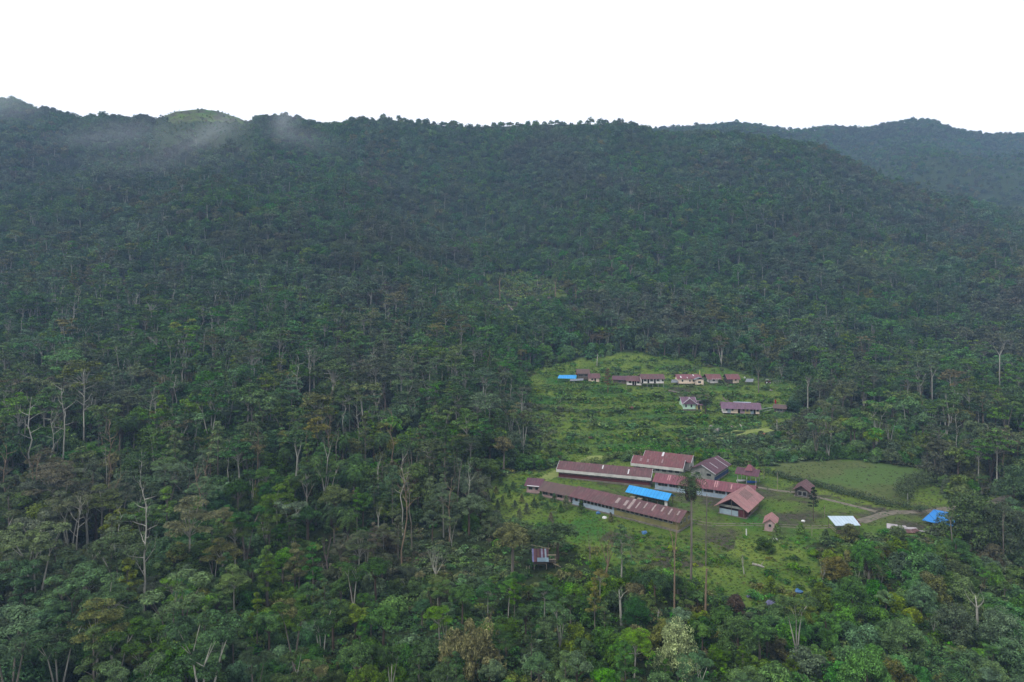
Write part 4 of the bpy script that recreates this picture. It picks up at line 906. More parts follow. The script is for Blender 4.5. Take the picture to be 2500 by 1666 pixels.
bundle(1882,1478,.85,"greyish purple tarpaulin heap in the shrubs near the yellow-orange bush", mat_plain("grey_tarp", (104,104,134), (80,80,104), 1.5)); bundle(1829,1458,.45,"little grey tarpaulin lump left of the purple heap", mat_plain("grey_tarp", (104,104,134), (80,80,104), 1.5)); bundle(1950,1448,.7,"blue-grey heap with a red scrap beneath the bare twiggy tree", BLUEP)
def log(pa, pb, r, label, mat='dead_wood'):
    a = np.array(G(*pa)); b = np.array(G(*pb)); mid = (a+b)/2; mid[2] = float(terrain(mid[0], mid[1])); root = empty("fallen_log", tuple(a)); tag(root, label, "log")
    d = b - a; MB().tube([(0,0,r*.6), tuple((mid-a)+np.array([0,0,r])), tuple(d+np.array([0,0,r*.6]))], [r, r*.85, r*.6], 7).build("trunk", M[mat], root)
    m = MB(); m.tube([tuple(d*.7+np.array([0,0,r])), tuple(d*.8+np.array([.5,.4,1.2]))], [r*.4, r*.2], 4); m.tube([tuple(d*.85+np.array([0,0,r])), tuple(d*1.0+np.array([-.6,.3,.8]))], [r*.35, r*.15], 4); m.build("branch_stub", M[mat], root)
log((1632,955),(1678,972),.35,"pale fallen log on the stony bank above the chapel"); log((1764,973),(1780,981),.3,"short fallen log on the grass above the striped longhouse"); log((1366,983),(1379,973),.25,"fallen log at the left edge of the upper terraces",'pale_bark')
log((1806,1037),(1812,1047),.3,"short broken log on the grass below the striped longhouse",'pale_bark'); log((1837,1380),(1866,1388),.3,"grey fallen log in the clearing below the pink hut",'pale_bark'); log((1240,747),(1262,771),.7,"long fallen trunk in the felled clearing of the mountainside",'dead_wood'); log((1300,737),(1345,728),.6,"fallen trunk lying across the brush of the mountain clearing",'dead_wood')

# ---------------------------------------------------------------- forest planning
# keep-clear outlines: no scattered crown may cover these places of the village
KEEP = [
 [(1300,890),(1400,878),(1480,862),(1600,862),(1700,885),(1800,898),(1950,930),(1915,975),(1925,1025),(1850,1046),(1760,1048),(1660,1058),(1520,1090),(1380,1118),(1335,1080),(1300,1010),(1295,950)],
 [(1185,1180),(1260,1150),(1340,1130),(1500,1118),(1560,1112),(1700,1118),(1760,1122),(1860,1140),(1900,1134),(2050,1133),(2180,1150),(2270,1170),(2330,1222),(2330,1262),(2290,1300),(2120,1310),(2040,1325),(1900,1345),(1720,1325),(1700,1305),(1450,1305),(1400,1300),(1320,1280),(1235,1262)],
  [(1285,1330),(1400,1330),(1400,1410),(1290,1410)],
 [(1420,1300),(1700,1310),(1900,1335),(1970,1355),(1985,1395),(1940,1450),(1870,1475),(1790,1465),(1730,1425),(1640,1385),(1500,1375)],
 [(960,1325),(1160,1325),(1270,1340),(1280,1380),(1160,1395),(980,1370)]]
def in_any(px, py, L_):
    r = np.zeros(np.broadcast(px, py).shape, bool)
    for p in L_: r |= inpoly(px, py, p)
    return r
# how big and how wide each kind is at full size
SPH = {'flat': 20., 'round': 15., 'tier': 19., 'multi': 18., 'bush': 5.6, 'mound': 11.}
SPR = {'flat': 5.6, 'round': 4.6, 'tier': 3.3, 'multi': 4.6, 'bush': 3.2, 'mound': 5.4}
SPC = {'flat': .68, 'round': .35, 'tier': .40, 'multi': .62, 'bush': .0}      # crown starts at this share of the height
trees = []       # D, X, Z, species, height, variant, colour, rz
def grid(d0, d1, s):
    ys = np.arange(d0, d1, s)
    for y in ys:
        half = y * 1250 / F0 * 1.06 + 12; xs = np.arange(-half, half, s)
        yield np.stack([xs + NR.uniform(-.46, .46, len(xs))*s, y + NR.uniform(-.46, .46, len(xs))*s], 1)
P = []
for d0, d1, s in ((96, 240, 4.2), (240, 430, 4.7), (430, 640, 5.2), (640, 740, 5.6), (740, 785, 4.6), (785, 858, 3.7), (858, 1000, 8.), (1000, 1370, 8.2), (1370, 1455, 5.)):
    for g in grid(d0, d1, s): P.append(np.c_[g, np.full(len(g), s)])
P = np.concatenate(P); X, Y = P[:,0], P[:,1]; Z = terrain(X, Y); px, py = row_of(X, Y, Z)
Zc, ppy = Z, py
wx, wy = warp(px, py, X, Y)
ok = ~(in_any(wx, wy, [UPPER, LOWER]) & (Y < 420)) & ~(inpoly(wx, wy, OPEN) & (NR.rand(len(X)) < .93)) & ~(in_any(px, py, [FIELD])) & ~onpath(px, py, 9)
ok &= ~(in_any(wx, wy, [CLR, CLR2, BALD]) & (Y > 380) & (Y < 900) & (NR.rand(len(X)) < np.where((px > 2000) | (px < 700), .72, .94)))
ok &= ~(in_any(px, py, [SCRUB, SCRUB2]) & (Y < 200) & (NR.rand(len(X)) < .8))
ok &= ~(inpoly(px, py, BROWN) & (Y > 430) & (NR.rand(len(X)) < .7))
ok &= NR.rand(len(X)) > .03
# drop what the crest hides
crest = np.minimum.accumulate  # rows only go up with distance on a seen slope
def hidden(X, Y, Z, h):
    r = np.zeros(len(X), bool); top = (Z + h) / Y
    for f in (.97, .93, .88, .82, .75, .65):
        r |= terrain(X*f, Y*f) / (Y*f) > top + .004
    return r
ok &= ~hidden(X, Y, Z, 16.)
X, Y, Z, px, py = X[ok], Y[ok], Z[ok], px[ok], py[ok]
edge_near = np.zeros(len(X), bool)
for ex, ey in ((-34,0),(34,0),(0,22),(0,-14),(-60,0),(60,0)): edge_near |= in_any(px+ex, py+ey, [UPPER, LOWER]) & (Y < 420)
patch = vnoise(X/30., Y/45., 77); patch2 = vnoise(X/22., Y/30., 78); patch3 = fbm(X/75., Y/110., 79, 3)
for i in range(len(X)):
    x, y, z, a, b = X[i], Y[i], Z[i], px[i], py[i]; u = R.random(); pt = patch[i]
    right_low = (a > 1850 + 60*patch2[i]) and y < 200
    thicket = (a > 1250 and y < 262 and y > 225) or right_low or (1480 < a < 2200 and 235 < y < 300)
    if thicket or (edge_near[i] and u < .75): sp = 'bush' if R.random() < .78 else ('round' if u < .6 else 'multi')
    elif y < 175 and a > 500: sp = 'bush' if u < .38 else 'round' if u < .68 else 'flat' if u < .76 else 'tier' if u < .9 else 'multi'
    elif y > 720: sp = 'big' if u < .72 else 'round' if u < .97 else 'tier'
    elif y > 430: sp = 'big' if u < .62 else 'round' if u < .82 else 'tier' if u < .88 else 'flat' if u < .95 else 'multi'
    else: sp = 'flat' if u < .13 + .2*pt else 'round' if u < .36 else 'multi' if u < .46 else 'tier' if u < .56 else 'big'
    band = 1290 < a < 1960 and 222 < y < 300
    if band: sp = 'bush'
    big = sp == 'big'
    if big: sp = 'bush'
    h = SPH[sp] * R.uniform(.58, 1.02)
    if sp == 'bush': h = R.uniform(7, 12.5) if big else R.uniform(3.2, 6.8)
    if band: h = R.uniform(1.8, 3.6)
    if (780 < y < 900 or y > 1370) and R.random() < .96: sp = 'bush'; h = R.uniform(5, 12.5)
    if y > 715 and 370 < a < 620: sp = 'bush'; h = R.uniform(1.5, 3.2)
    if y > 650: h *= R.uniform(.5, 1.05)
    if right_low and sp != 'bush': h = R.uniform(5.5, 8.5)
    if y < 175 and a > 500 and sp != 'bush': h *= .7
    if 1120 < a < 1900 and y < 150 and sp != 'bush': h *= .85
    # emergent giants on the left slope
    if a < 1200 and 150 < y < 420 and sp in ('flat', 'multi') and R.random() < .3: h *= 1.28
    for t_ in range(5):
        s = h / SPH[sp]; rr = SPR[sp]*s; tops = []
        if y > 420 and not (y < 800 and (1130 < a < 1440 or 2030 < a < 2320)): break
        cs = [(x, z+h), (x-rr*.8, z+h*.8), (x+rr*.8, z+h*.8), (x-rr*.8, z+h*.55), (x+rr*.8, z+h*.55), (x, z+h*.4)]
        hit = any(in_any(CX + F0*q/y, HOR - F0*v/y, KEEP if y <= 420 else []) for q, v in cs) or (y > 360 and (y < 540 or a > 1900) and any(in_any(CX + F0*q/y, HOR - F0*v/y, [CLR, CLR2]) for q, v in cs))
        if not hit: break
        if t_ == 0: h *= .72
        elif t_ == 1 : h *= .72
        elif t_ < 4: sp = 'bush'; h = (4.2, 2.3)[t_-2]
        elif not (y > 340): sp = None
        else: sp = 'bush'; h = 4.6
    if sp is None: continue
    u = R.random(); g = patch2[i]
    g3 = patch3[i]
    if y > 300 and R.random() < .5: col = 'olive' if g3 > .26 else 'grey' if g3 > .0 else 'dark' if g3 > -.1 else 'mid' if g3 > -.25 else 'bright'
    elif thicket and y > 210 and R.random() < .8: col = R.choice(['mid','lime','lime','mid','bright','bright'])
    elif y < 168 and a > 2020: col = R.choice(['bright','bright','lime','mid','grey','mid','bright','olive'])
    elif y < 210 and a > 1900: col = 'mid' if u < .34 else 'bright' if u < .64 else 'dark' if u < .76 else 'grey' if u < .82 else 'lime'
    else: col = 'dark' if u < .46 - .3*g else 'mid' if u < .78 else 'grey' if u < .85 else 'olive' if u < .925 else 'lime' if u < .96 else 'rust' if u < .966 else 'bright'
    if sp == 'bush' and col == 'dark' and thicket and R.random() < .6: col = 'mid'
    trees.append([y, x, z, sp, h, R.randint(0, 3), col, R.random()*6.28])
# bare skeletons standing in the forest
# visible area of every near tree by a painter's pass over a small picture
W_, H_ = 750, 500; buf = np.zeros((H_, W_), bool)
trees.sort(key=lambda t: t[0])
vis = {}
for k, t in enumerate(trees):
    y, x, z, sp, h = t[:5]
    if y > 400: break
    s = h/SPH[sp]; rr = SPR[sp]*s*.85; top = z+h; bot = z + h*SPC[sp]
    cx = (CX + F0*x/y)*.3; rx = rr*F0/y*.3; y0 = (HOR - F0*top/y)*.3; y1 = (HOR - F0*bot/y)*.3
    a0, a1 = int(max(0, cx-rx)), int(min(W_, cx+rx+1)); b0, b1 = int(max(0, y0)), int(min(H_, y1+1))
    if a1 <= a0 or b1 <= b0: vis[k] = 0; continue
    yy, xx = np.mgrid[b0:b1, a0:a1]; m = ((xx-cx)/max(rx,.5))**2 + ((yy-(y0+y1)/2)/max((y1-y0)/2,.5))**2 <= 1
    sub = buf[b0:b1, a0:a1]; vis[k] = int((m & ~sub).sum()); sub |= m
CAP = {'flat': 160, 'round': 230, 'tier': 110, 'multi': 140, 'bush': 270}
KIND = {'flat': 'umbrella_tree', 'round': 'broadleaf_tree', 'tier': 'slender_tree', 'multi': 'many_stemmed_tree', 'bush': 'leafy_bush'}
chosen = {}
for sp in CAP:
    ks = sorted([k for k in vis if trees[k][3] == sp and vis[k] > 12], key=lambda k: -vis[k])[:CAP[sp]]
    for k in ks: chosen[k] = vis[k]
PROT = []
def fit(t):
    """lower a scattered tree that would hide a singled-out one"""
    y, x, z, sp, h = t[:5]; s = h/SPH[sp]; rr = SPR[sp]*s*F0/y*.8; cx = CX+F0*x/y; top = HOR - F0*(z+h)/y
    for a0, a1, r0, r1, D in PROT:
        if y < D - .5 and cx+rr > a0 and cx-rr < a1 and top < r1 and HOR - F0*z/y > r0:
            hn = (HOR - r1)/F0*y - z; hn = max(hn, 0)
            if hn < 1.5: return None
            t = list(t); t[4] = min(h, hn)
            if hn < 6: t[3] = 'bush'; t[4] = min(hn, 5.5)
            return fit(t) if (t[3], t[4]) != (sp, h) and t[4] < h*.98 else t
    return t

# ---------------------------------------------------------------- trees singled out in the photograph
def T(px_, row_, h, dmin=95):
    """ground under a tree whose top (h metres up) is seen at this pixel"""
    Xs = (px_-CX)/F0*_DD; zr = (HOR-row_)/F0*_DD; hh = zr - terrain(Xs, _DD); m = (_DD > dmin) & (hh <= h); D = _DD[np.argmax(m)]
    return (float((px_-CX)/F0*D), float(D), float(terrain((px_-CX)/F0*D, D)))
SPEC = []          # (X, Y, radius) kept free of scattered trees
PROT_E = []
def prot(px_, w_, top, base, D, share=.8): PROT_E.append((px_-w_, px_+w_, top, top + (base-top)*share, D))
def tr_(kind, sp, px_, top, h, leafm, bark, label, cat="tree", wide=1., group=None, seed=1, rz=None, loc=None):
    loc = loc or T(px_, top, h); SPEC.append((loc[0], loc[1], SPR.get(sp, 2.)*h/SPH.get(sp, 6.)*wide*.75))
    b_ = row_of(*loc)[1]; t_ = HOR - F0*(loc[2]+h)/loc[1]; prot(px_, SPR.get(sp, 2.)*h/SPH.get(sp, 6.)*wide*F0/loc[1]*.6, t_, b_, loc[1], .62)
    return place_tree(kind, sp, seed, loc, h, R.random()*6.28 if rz is None else rz, leafm, bark, label, cat, group, 0, wide)
def ba_(px_, base, top, bark, label, loc=None, **kw):
    g = loc or G(px_, base); H = (row_of(g[0], g[1], g[2])[1] - top)/F0*g[1]; SPEC.append((g[0], g[1], 1.5)); prot(px_, 7, top, row_of(*g)[1], g[1], .85); kw.setdefault('seed', int(px_))
    return place_bare(g, H, R.random()*6, bark, label, **kw)
def palm(px_, head, h, label, leafm='palm', loc=None, seed=0, D=None):
    loc = loc or (GD(px_, D) if D else T(px_, head, h)); SPEC.append((loc[0], loc[1], 2.2)); prot(px_, 3.0*F0/loc[1], HOR - F0*(loc[2]+h)/loc[1], row_of(*loc)[1], loc[1], .6); key = int(h*100)*10 + seed
    k = ('palm', h, seed)
    root = empty("palm_tree", loc, R.random()*6); tag(root, label, "palm tree")
    if k not in MESH: MESH[k] = form('palm', 0, key)
    lv, t_, lm, sk = MESH[k]; o = link(bpy.data.objects.new("crown", leafmesh("crown", lv, M[leafm])), root); o = link(bpy.data.objects.new("dead_frond_skirt", leafmesh("skirt", sk, M['skirt'])), root)
    t_.build("trunk", M['grey_bark'], root); lm.build("frond_stalks", M['brown_bark'], root)
# palms
palm(1687, 1178, 23.0, "tall lone palm with dark drooping head in front of the school rows", 'palm_dark', loc=GD(1687, 142))
for i, (x_, r_, h_, lb) in enumerate([(869,1108,12,"palm with brown skirt, lowest but two in the valley middle"),(934,1058,13,"palm with hanging dead fronds and two thin stems in the valley middle"),(845,1005,11,"fan-headed palm, highest one of the valley middle"),(838,1062,11,"brownish palm just below the highest valley palm"),
        (817,1232,11,"big-headed palm beside the yellow-green round tree"),(849,1245,10,"shorter palm touching the big-headed one by the yellow-green tree"),(2122,1330,10,"dark bushy palm below the fallen roof sheets"),(2329,1612,9,"dark spreading palm at the lower edge, right side"),
        (293,1020,14,"brown-trunked palm in the left grove of pale trunks"),(326,1018,13,"second brown-trunked palm of the left grove, with a dark heart"),(388,1345,9,"low palm right of the tall pale-trunked tree"),(700,1085,12,"palm with orange dead fronds, left of the valley middle palms"),(865,1135,11,"palm with a thick brown skirt above the yellow-green round tree")]):
    palm(x_, r_, h_, lb, 'palm' if i % 3 else 'dark', seed=i % 3)
# skeleton trees
ba_(352, 0, 1172, 'pale_bark', "tallest pale-trunked tree of the lower left, bare lower limbs and thin top", loc=GD(353, 127), kind="pale_trunk_tree", limbed=True, r=.25, first=.36, n=15, reach=.115)
tr_("pale_trunk_tree", 'tier', 349, 1178, 9, 'olive', 'pale_bark', "thin olive top growing behind the tallest pale trunk", loc=None, wide=1.3)
ba_(452, 1246, 1100, 'dead_wood', "big grey skeleton tree with fine bare branches on the left slope", trunk=.22, spread=.72, depth=5, kids=3, r=.32, forks=3, up=.2)
ba_(100, 905, 812, 'pale_bark', "wide bare crown of pale limbs near the left edge", trunk=.4, spread=.75, depth=4, kids=3, r=.4)
ba_(215, 1350, 1180, 'pale_bark', "pale two-armed bare tree left of the tallest pale trunk", loc=GD(215, 158), trunk=.5, spread=.5, kids=2, forks=2, r=.32, depth=4)
ba_(268, 1180, 1030, 'tan_bark', "thick tan trunk with a few bare arms in the left grove", loc=GD(268, 195), limbed=True, r=.27, first=.5, n=9, reach=.17)
ba_(430, 1010, 915, 'pale_bark', "slim pale bare tree with spread arms above the left grove", limbed=True, r=.27, first=.5, n=9, reach=.17)
ba_(60, 1180, 970, 'pale_bark', "long pale trunk near the left edge", loc=GD(72, 195), limbed=True, r=.27, first=.5, n=9, reach=.17)
ba_(155, 1150, 940, 'pale_bark', "brightest straight pale trunk of the left grove", loc=GD(155, 200), limbed=True, r=.27, first=.5, n=9, reach=.17)
ba_(207, 1060, 900, 'pale_bark', "slightly bent pale trunk right of the brightest one", loc=GD(207, 218), limbed=True, r=.27, first=.5, n=9, reach=.17)
ba_(940, 1010, 930, 'dead_wood', "greyish pink bare tree with a broom top in the middle of the forest", trunk=.4, spread=.3, r=.3, depth=4)
ba_(1010, 1060, 965, 'pale_bark', "twisted pale stem standing free in the middle forest", trunk=.55, spread=.5, r=.3, depth=3)
ba_(758, 980, 850, 'pale_bark', "tall pale forked trunk, upper middle of the valley forest", limbed=True, r=.27, first=.5, n=9, reach=.17)
ba_(800, 1396, 1300, 'dead_wood', "reddish bare tree with upright rods left of the scrub hollow", trunk=.25, spread=.3, kids=4, r=.2, depth=3, up=.6)
ba_(923, 1296, 1222, 'pale_bark', "pale half-dead tree with short limbs above the scrub hollow", trunk=.4, spread=.35, kids=3, r=.22, depth=3)
ba_(1064, 1424, 1328, 'pale_bark', "pale bare candelabra tree in the scrub hollow", trunk=.22, spread=.5, kids=4, r=.24, depth=3, up=.55, forks=2)
ba_(1192, 1535, 1470, 'dead_wood', "small round mesh of grey dead twigs above the straw-coloured tree", trunk=.2, spread=.8, kids=3, r=.14, depth=5, up=.1)
ba_(1478, 1414, 1292, 'tan_bark', "bare tan tree with many upright stems below the ochre wall", trunk=.3, spread=.32, kids=4, r=.26, depth=4, up=.7)
ba_(1440, 1375, 1290, 'dead_wood', "faint bare twigs left of the tan many-stemmed tree", trunk=.3, spread=.3, kids=3, r=.14, depth=4, up=.7)
ba_(1646, 0, 1208, 'tan_bark', "very tall forked dead tree in front of the end of the long maroon block", loc=GD(1646, 129), trunk=.5, spread=.14, kids=3, r=.19, depth=3, up=.9)
ba_(1545, 1375, 1300, 'grey_bark', "thin half-bare tree alone on the dirt below the ochre wall", trunk=.35, spread=.4, kids=3, r=.12, depth=3, up=.6)
ba_(1520, 1540, 1420, 'pale_bark', "pale trunk with one bent arm, left of the white-blossomed tree", loc=GD(1518, 124), trunk=.62, spread=.8, kids=2, forks=2, r=.26, depth=3)
ba_(1605, 1515, 1478, 'pale_bark', "low pale forked snag just left of the white-blossomed tree", trunk=.4, spread=.9, kids=2, forks=2, r=.15, depth=2)
ba_(1817, 1402, 1348, 'pale_bark', "small pale bare tree in the grass below the pink hut", trunk=.35, spread=.35, kids=3, r=.14, depth=3, up=.7)
ba_(2008, 1425, 1362, 'pale_bark', "pale twiggy bare tree left of the dark bushy palm", trunk=.2, spread=.4, kids=3, r=.14, depth=4, up=.7)
ba_(2387, 1545, 1415, 'pale_bark', "bare tree with two long arms over the pale bushes at the right", trunk=.45, spread=.85, kids=2, r=.26, depth=3, forks=2)
ba_(1897, 1053, 1016, 'pale_bark', "small pale Y-shaped bare tree below the weathered shed", trunk=.55, spread=.4, kids=2, forks=2, r=.2, depth=2)
ba_(1457, 895, 862, 'pale_bark', "pale dead trunk on top of the grassy hillock behind the upper row", trunk=.8, spread=.3, kids=2, forks=2, r=.3, depth=2)
for x_, b_, t_, bk, lb in ((1221,732,662,'tan_bark',"tan bare trunk at the left side of the felled clearing"),(1356,727,672,'tan_bark',"tan tree with red-brown top inside the felled clearing"),(1407,750,690,'tan_bark',"greyish bare tree at the right side of the felled clearing"),
        (1494,684,618,'dead_wood',"large pinkish bare tree above the felled clearing, more to the left"),(1540,702,640,'dead_wood',"pinkish bare tree above and right of the felled clearing"),(1852,960,880,'grey_bark',"thin grey tree on the wood edge past the tractor"),(1972,1008,905,'pale_bark',"thin pale trunk right of the weathered shed"),
        (2276,985,880,'pale_bark',"pale tree with level arms standing before the dark right slope"),(2250,1010,900,'pale_bark',"straight pale trunk just left of the one with level arms"),(2440,970,800,'pale_bark',"tall leaning pale stems on the dark right slope")):
    ba_(x_, b_, t_, bk, lb, trunk=.6, spread=.45, kids=3, r=.3 if b_ > 800 else .42, depth=3)
def pole(px_, D, top, r, bark, label):
    g = GD(px_, D); H = (row_of(*g)[1]-top)/F0*D; prot(px_, 5, top, row_of(*g)[1], D, .85); m = MB(); m.tube([(0,0,-1), (.1,.05,H*.5), (.25,0,H)], [r, r*.85, r*.6], 8); root = empty("dead_trunk", g); tag(root, label, "dead tree"); m.build("trunk", M[bark], root)
    s = MB(); s.tube([(.2,0,H*.93), (.6,.1,H*.98)], [r*.4, r*.2], 5); s.build("branch_stub", M[bark], root)
pole(1723, 150, 1206, .14, 'grey_bark', "thin limbless dark trunk rising right of the tall palm"); pole(1722, 130, 1388, .22, 'tan_bark', "short thick broken trunk below the tall palm")
pole(1338, 155, 1305, .12, 'grey_bark', "thin dead pole behind the striped-roof hut")
# leafy trees
tr_("broadleaf_tree", 'bush', 1655, 1494, 11.5, 'white', 'grey_bark', "tree covered with pale blossom, low in the middle of the view", wide=.62)
tr_("feathery_tree", 'feather', 1150, 1500, 11, 'feather', 'grey_bark', "big straw-coloured tree of upright feathery sprays at the lower edge", wide=1.1)
tr_("broadleaf_tree", 'round', 1250, 1262, 12.5, 'olive', 'grey_bark', "large brown-green tree left of the striped-roof hut", wide=1.15, seed=2)
tr_("broadleaf_tree", 'round', 1362, 1266, 9.5, 'dark', 'brown_bark', "wide dark tree right behind the striped-roof hut", wide=1.6)
ba_(1352, 1300, 1243, 'dead_wood', "grey dead branches sticking out above the wide dark tree", loc=GD(1352, 166), trunk=.5, spread=.5, kids=3, r=.12, depth=4)
tr_("slender_tree", 'tier', 1517, 1286, 11.5, 'grey', 'pale_bark', "layered grey-green tree on the dirt below the ochre wall", wide=1.25)
tr_("broadleaf_tree", 'round', 1600, 1382, 8, 'dark', 'brown_bark', "dark round tree left of the tall forked dead tree", wide=1.1)
tr_("broadleaf_tree", 'bush', 2370, 1178, 16, 'dark', 'grey_bark', "huge dark tree overhanging the blue tarpaulin roof", wide=.85)
tr_("broadleaf_tree", 'bush', 2450, 1210, 14, 'dark', 'brown_bark', "dark tree right of the huge one by the tarpaulin", wide=.85)
tr_("broadleaf_tree", 'round', 2425, 1252, 9, 'bright', 'brown_bark', "bright green tree at the foot of the huge dark one", wide=1.1)
tr_("broadleaf_tree", 'bush', 2475, 1118, 13, 'bright', 'brown_bark', "blue-green tree at the right edge above the track", wide=.85)
tr_("slender_tree", 'tier', 1986, 1192, 8.6, 'deep', 'brown_bark', "lone dark conifer standing in the yard between the shed and the track", wide=.95)
tr_("broadleaf_tree", 'round', 1721, 972, 7.8, 'deep', 'brown_bark', "dark round tree beside the chapel", wide=1.35, loc=G(1722, 1012))
tr_("slender_tree", 'tier', 1482, 902, 12, 'rust', 'tan_bark', "tall brownish tree standing before the upper row of houses", wide=1.15, loc=G(1484, 962))
tr_("leafy_bush", 'bush', 1762, 924, 3.2, 'dark', 'brown_bark', "dark bush between the two small red-roofed houses", "bush", loc=G(1760, 939))
tr_("leafy_bush", 'bush', 1930, 950, 6.2, 'deep', 'brown_bark', "very dark bush at the wood edge by the weathered shed", "bush", loc=G(1940, 1005), wide=1.5)
tr_("broadleaf_tree", 'bush', 2115, 1570, 9.5, 'bright', 'brown_bark', "bright green dense tree at the lower edge, right of centre", wide=0.85)
tr_("broadleaf_tree", 'bush', 2250, 1410, 7, 'grey', 'brown_bark', "pale green mounded tree, smaller and higher one on the right", wide=0.85)
tr_("broadleaf_tree", 'bush', 2330, 1462, 8, 'grey', 'brown_bark', "silvery mounded tree left of the bare two-armed tree", wide=0.95)
tr_("broadleaf_tree", 'bush', 2445, 1472, 8.5, 'grey', 'brown_bark', "silvery green mounded tree at the right edge", wide=0.95)
tr_("broadleaf_tree", 'bush', 2080, 1395, 9, 'mid', 'brown_bark', "big olive-topped tree under the dark bushy palm", wide=0.85)
tr_("broadleaf_tree", 'bush', 1800, 1490, 8.5, 'mid', 'brown_bark', "broad green tree right of the white-blossomed one", wide=0.85)
tr_("broadleaf_tree", 'bush', 2210, 1500, 8.5, 'mid', 'brown_bark', "green sloping crown left of the silvery mounds", wide=0.95)
tr_("many_stemmed_tree", 'multi', 1945, 1455, 11, 'dark', 'pale_bark', "dark tree on four pale stems above the lower edge", wide=1.1)
tr_("leafy_bush", 'bush', 1797, 1438, 4.6, 'rust', 'brown_bark', "reddish-brown bush left of the purple tarpaulin heap", "bush", wide=.9)
tr_("leafy_bush", 'cone', 1882, 1403, 3.6, 'lime', 'brown_bark', "yellow-orange bush in the grass above the purple tarpaulin heap", "bush", wide=1.5, loc=G(1882, 1447))
tr_("broadleaf_tree", 'round', 820, 1163, 14, 'lime', 'brown_bark', "yellow-green round tree above the two touching palms", wide=.95)
tr_("slender_tree", 'tier', 995, 1160, 12, 'lime', 'pale_bark', "pale yellow-green tree on two thin stems, centre left", wide=1.2)
tr_("broadleaf_tree", 'round', 1145, 1190, 12, 'dark', 'brown_bark', "rounded very dark tree at the left end of the orchard", wide=1.1)
tr_("broadleaf_tree", 'round', 1128, 1410, 9, 'dark', 'brown_bark', "dark egg-shaped tree right of the pale candelabra", wide=.85)
tr_("broadleaf_tree", 'round', 680, 862, 13, 'lime', 'pale_bark', "bright yellow-green round tree high on the left slope", wide=.8)
tr_("slender_tree", 'tier', 720, 1330, 12, 'olive', 'brown_bark', "pointed olive tree in the lower left quarter", wide=1.2)
tr_("broadleaf_tree", 'round', 1648, 782, 12, 'rust', 'pale_bark', "rusty-leaved tree on the slope above the upper row", wide=1.1)
tr_("broadleaf_tree", 'round', 1457, 808, 11, 'rust', 'brown_bark', "reddish-brown crown above the grassy hillock", wide=1.1)
tr_("leafy_bush", 'bush', 1883, 1312, 3.4, 'dark', 'brown_bark', "dark leafy bush in front of the tiny pink hut", "bush", loc=G(1870, 1345), wide=1.3)
tr_("leafy_bush", 'cone', 1897, 1292, 3.6, 'lime', 'brown_bark', "yellowish bush at the right foot of the tiny pink hut", "bush", loc=G(1897, 1312), wide=1.3)
tr_("leafy_bush", 'cone', 1955, 1290, 2.9, 'mid', 'brown_bark', "round green bush on the near side of the track", "bush", loc=G(1955, 1303), wide=1.5)
tr_("leafy_bush", 'bush', 2085, 1280, 5.0, 'olive', 'brown_bark', "thin olive bush growing in front of the bright tin shelter", "bush", loc=G(2075, 1318))
tr_("leafy_bush", 'cone', 2018, 1305, 4., 'lime', 'brown_bark', "small lime green tree below the bright tin shelter", "bush", loc=G(2015, 1333), wide=1.6)
tr_("leafy_bush", 'bush', 2195, 1290, 4., 'lime', 'brown_bark', "vivid green bush in front of the fallen sheets", "bush", loc=G(2190, 1315))
orch = [(1194,1192),(1211,1208),(1191,1217),(1243,1219),(1227,1233),(1274,1229),(1257,1244),(1286,1256),(1215,1243),(1268,1266),(1304,1240),(1320,1222),(1353,1227),(1382,1244),(1336,1246),(1369,1252),(1419,1254),(1491,1276),(1236,1203),(1252,1196),(1222,1186),(1345,1275),(1205,1226)]
osz = [2.7]*len(orch); osz[13] = 4.0; osz[16] = 3.8; osz[7] = 3.2
byx = sorted(range(len(orch)), key=lambda i: orch[i][0])
ordw = "first second third fourth fifth sixth seventh eighth ninth tenth eleventh twelfth thirteenth fourteenth fifteenth sixteenth seventeenth eighteenth nineteenth twentieth".split()
def ordn(n): return ordw[n] if n < 20 else "%d%s" % (n+1, {1:'st',2:'nd',3:'rd'}.get((n+1) % 10, 'th') if (n+1) % 100 not in (11,12,13) else 'th')
for i, (x_, y_) in enumerate(orch):
    lb = "small conical orchard bush with reddish tips on the lawn, %s from the left" % ordn(byx.index(i))
    if i == 13: lb = "largest conical orchard bush, beside the rusted brown roof"
    if i == 16: lb = "large conical bush against the pale blue wall of the long maroon block"
    place_tree("orchard_bush", 'cone', 1 + i % 3, G(x_, y_), osz[i], i*1.3, ('dark','olive','dark','dark')[i % 4], 'brown_bark', lb, "bush", "conical bushes of the orchard lawn", 0, 1.15)


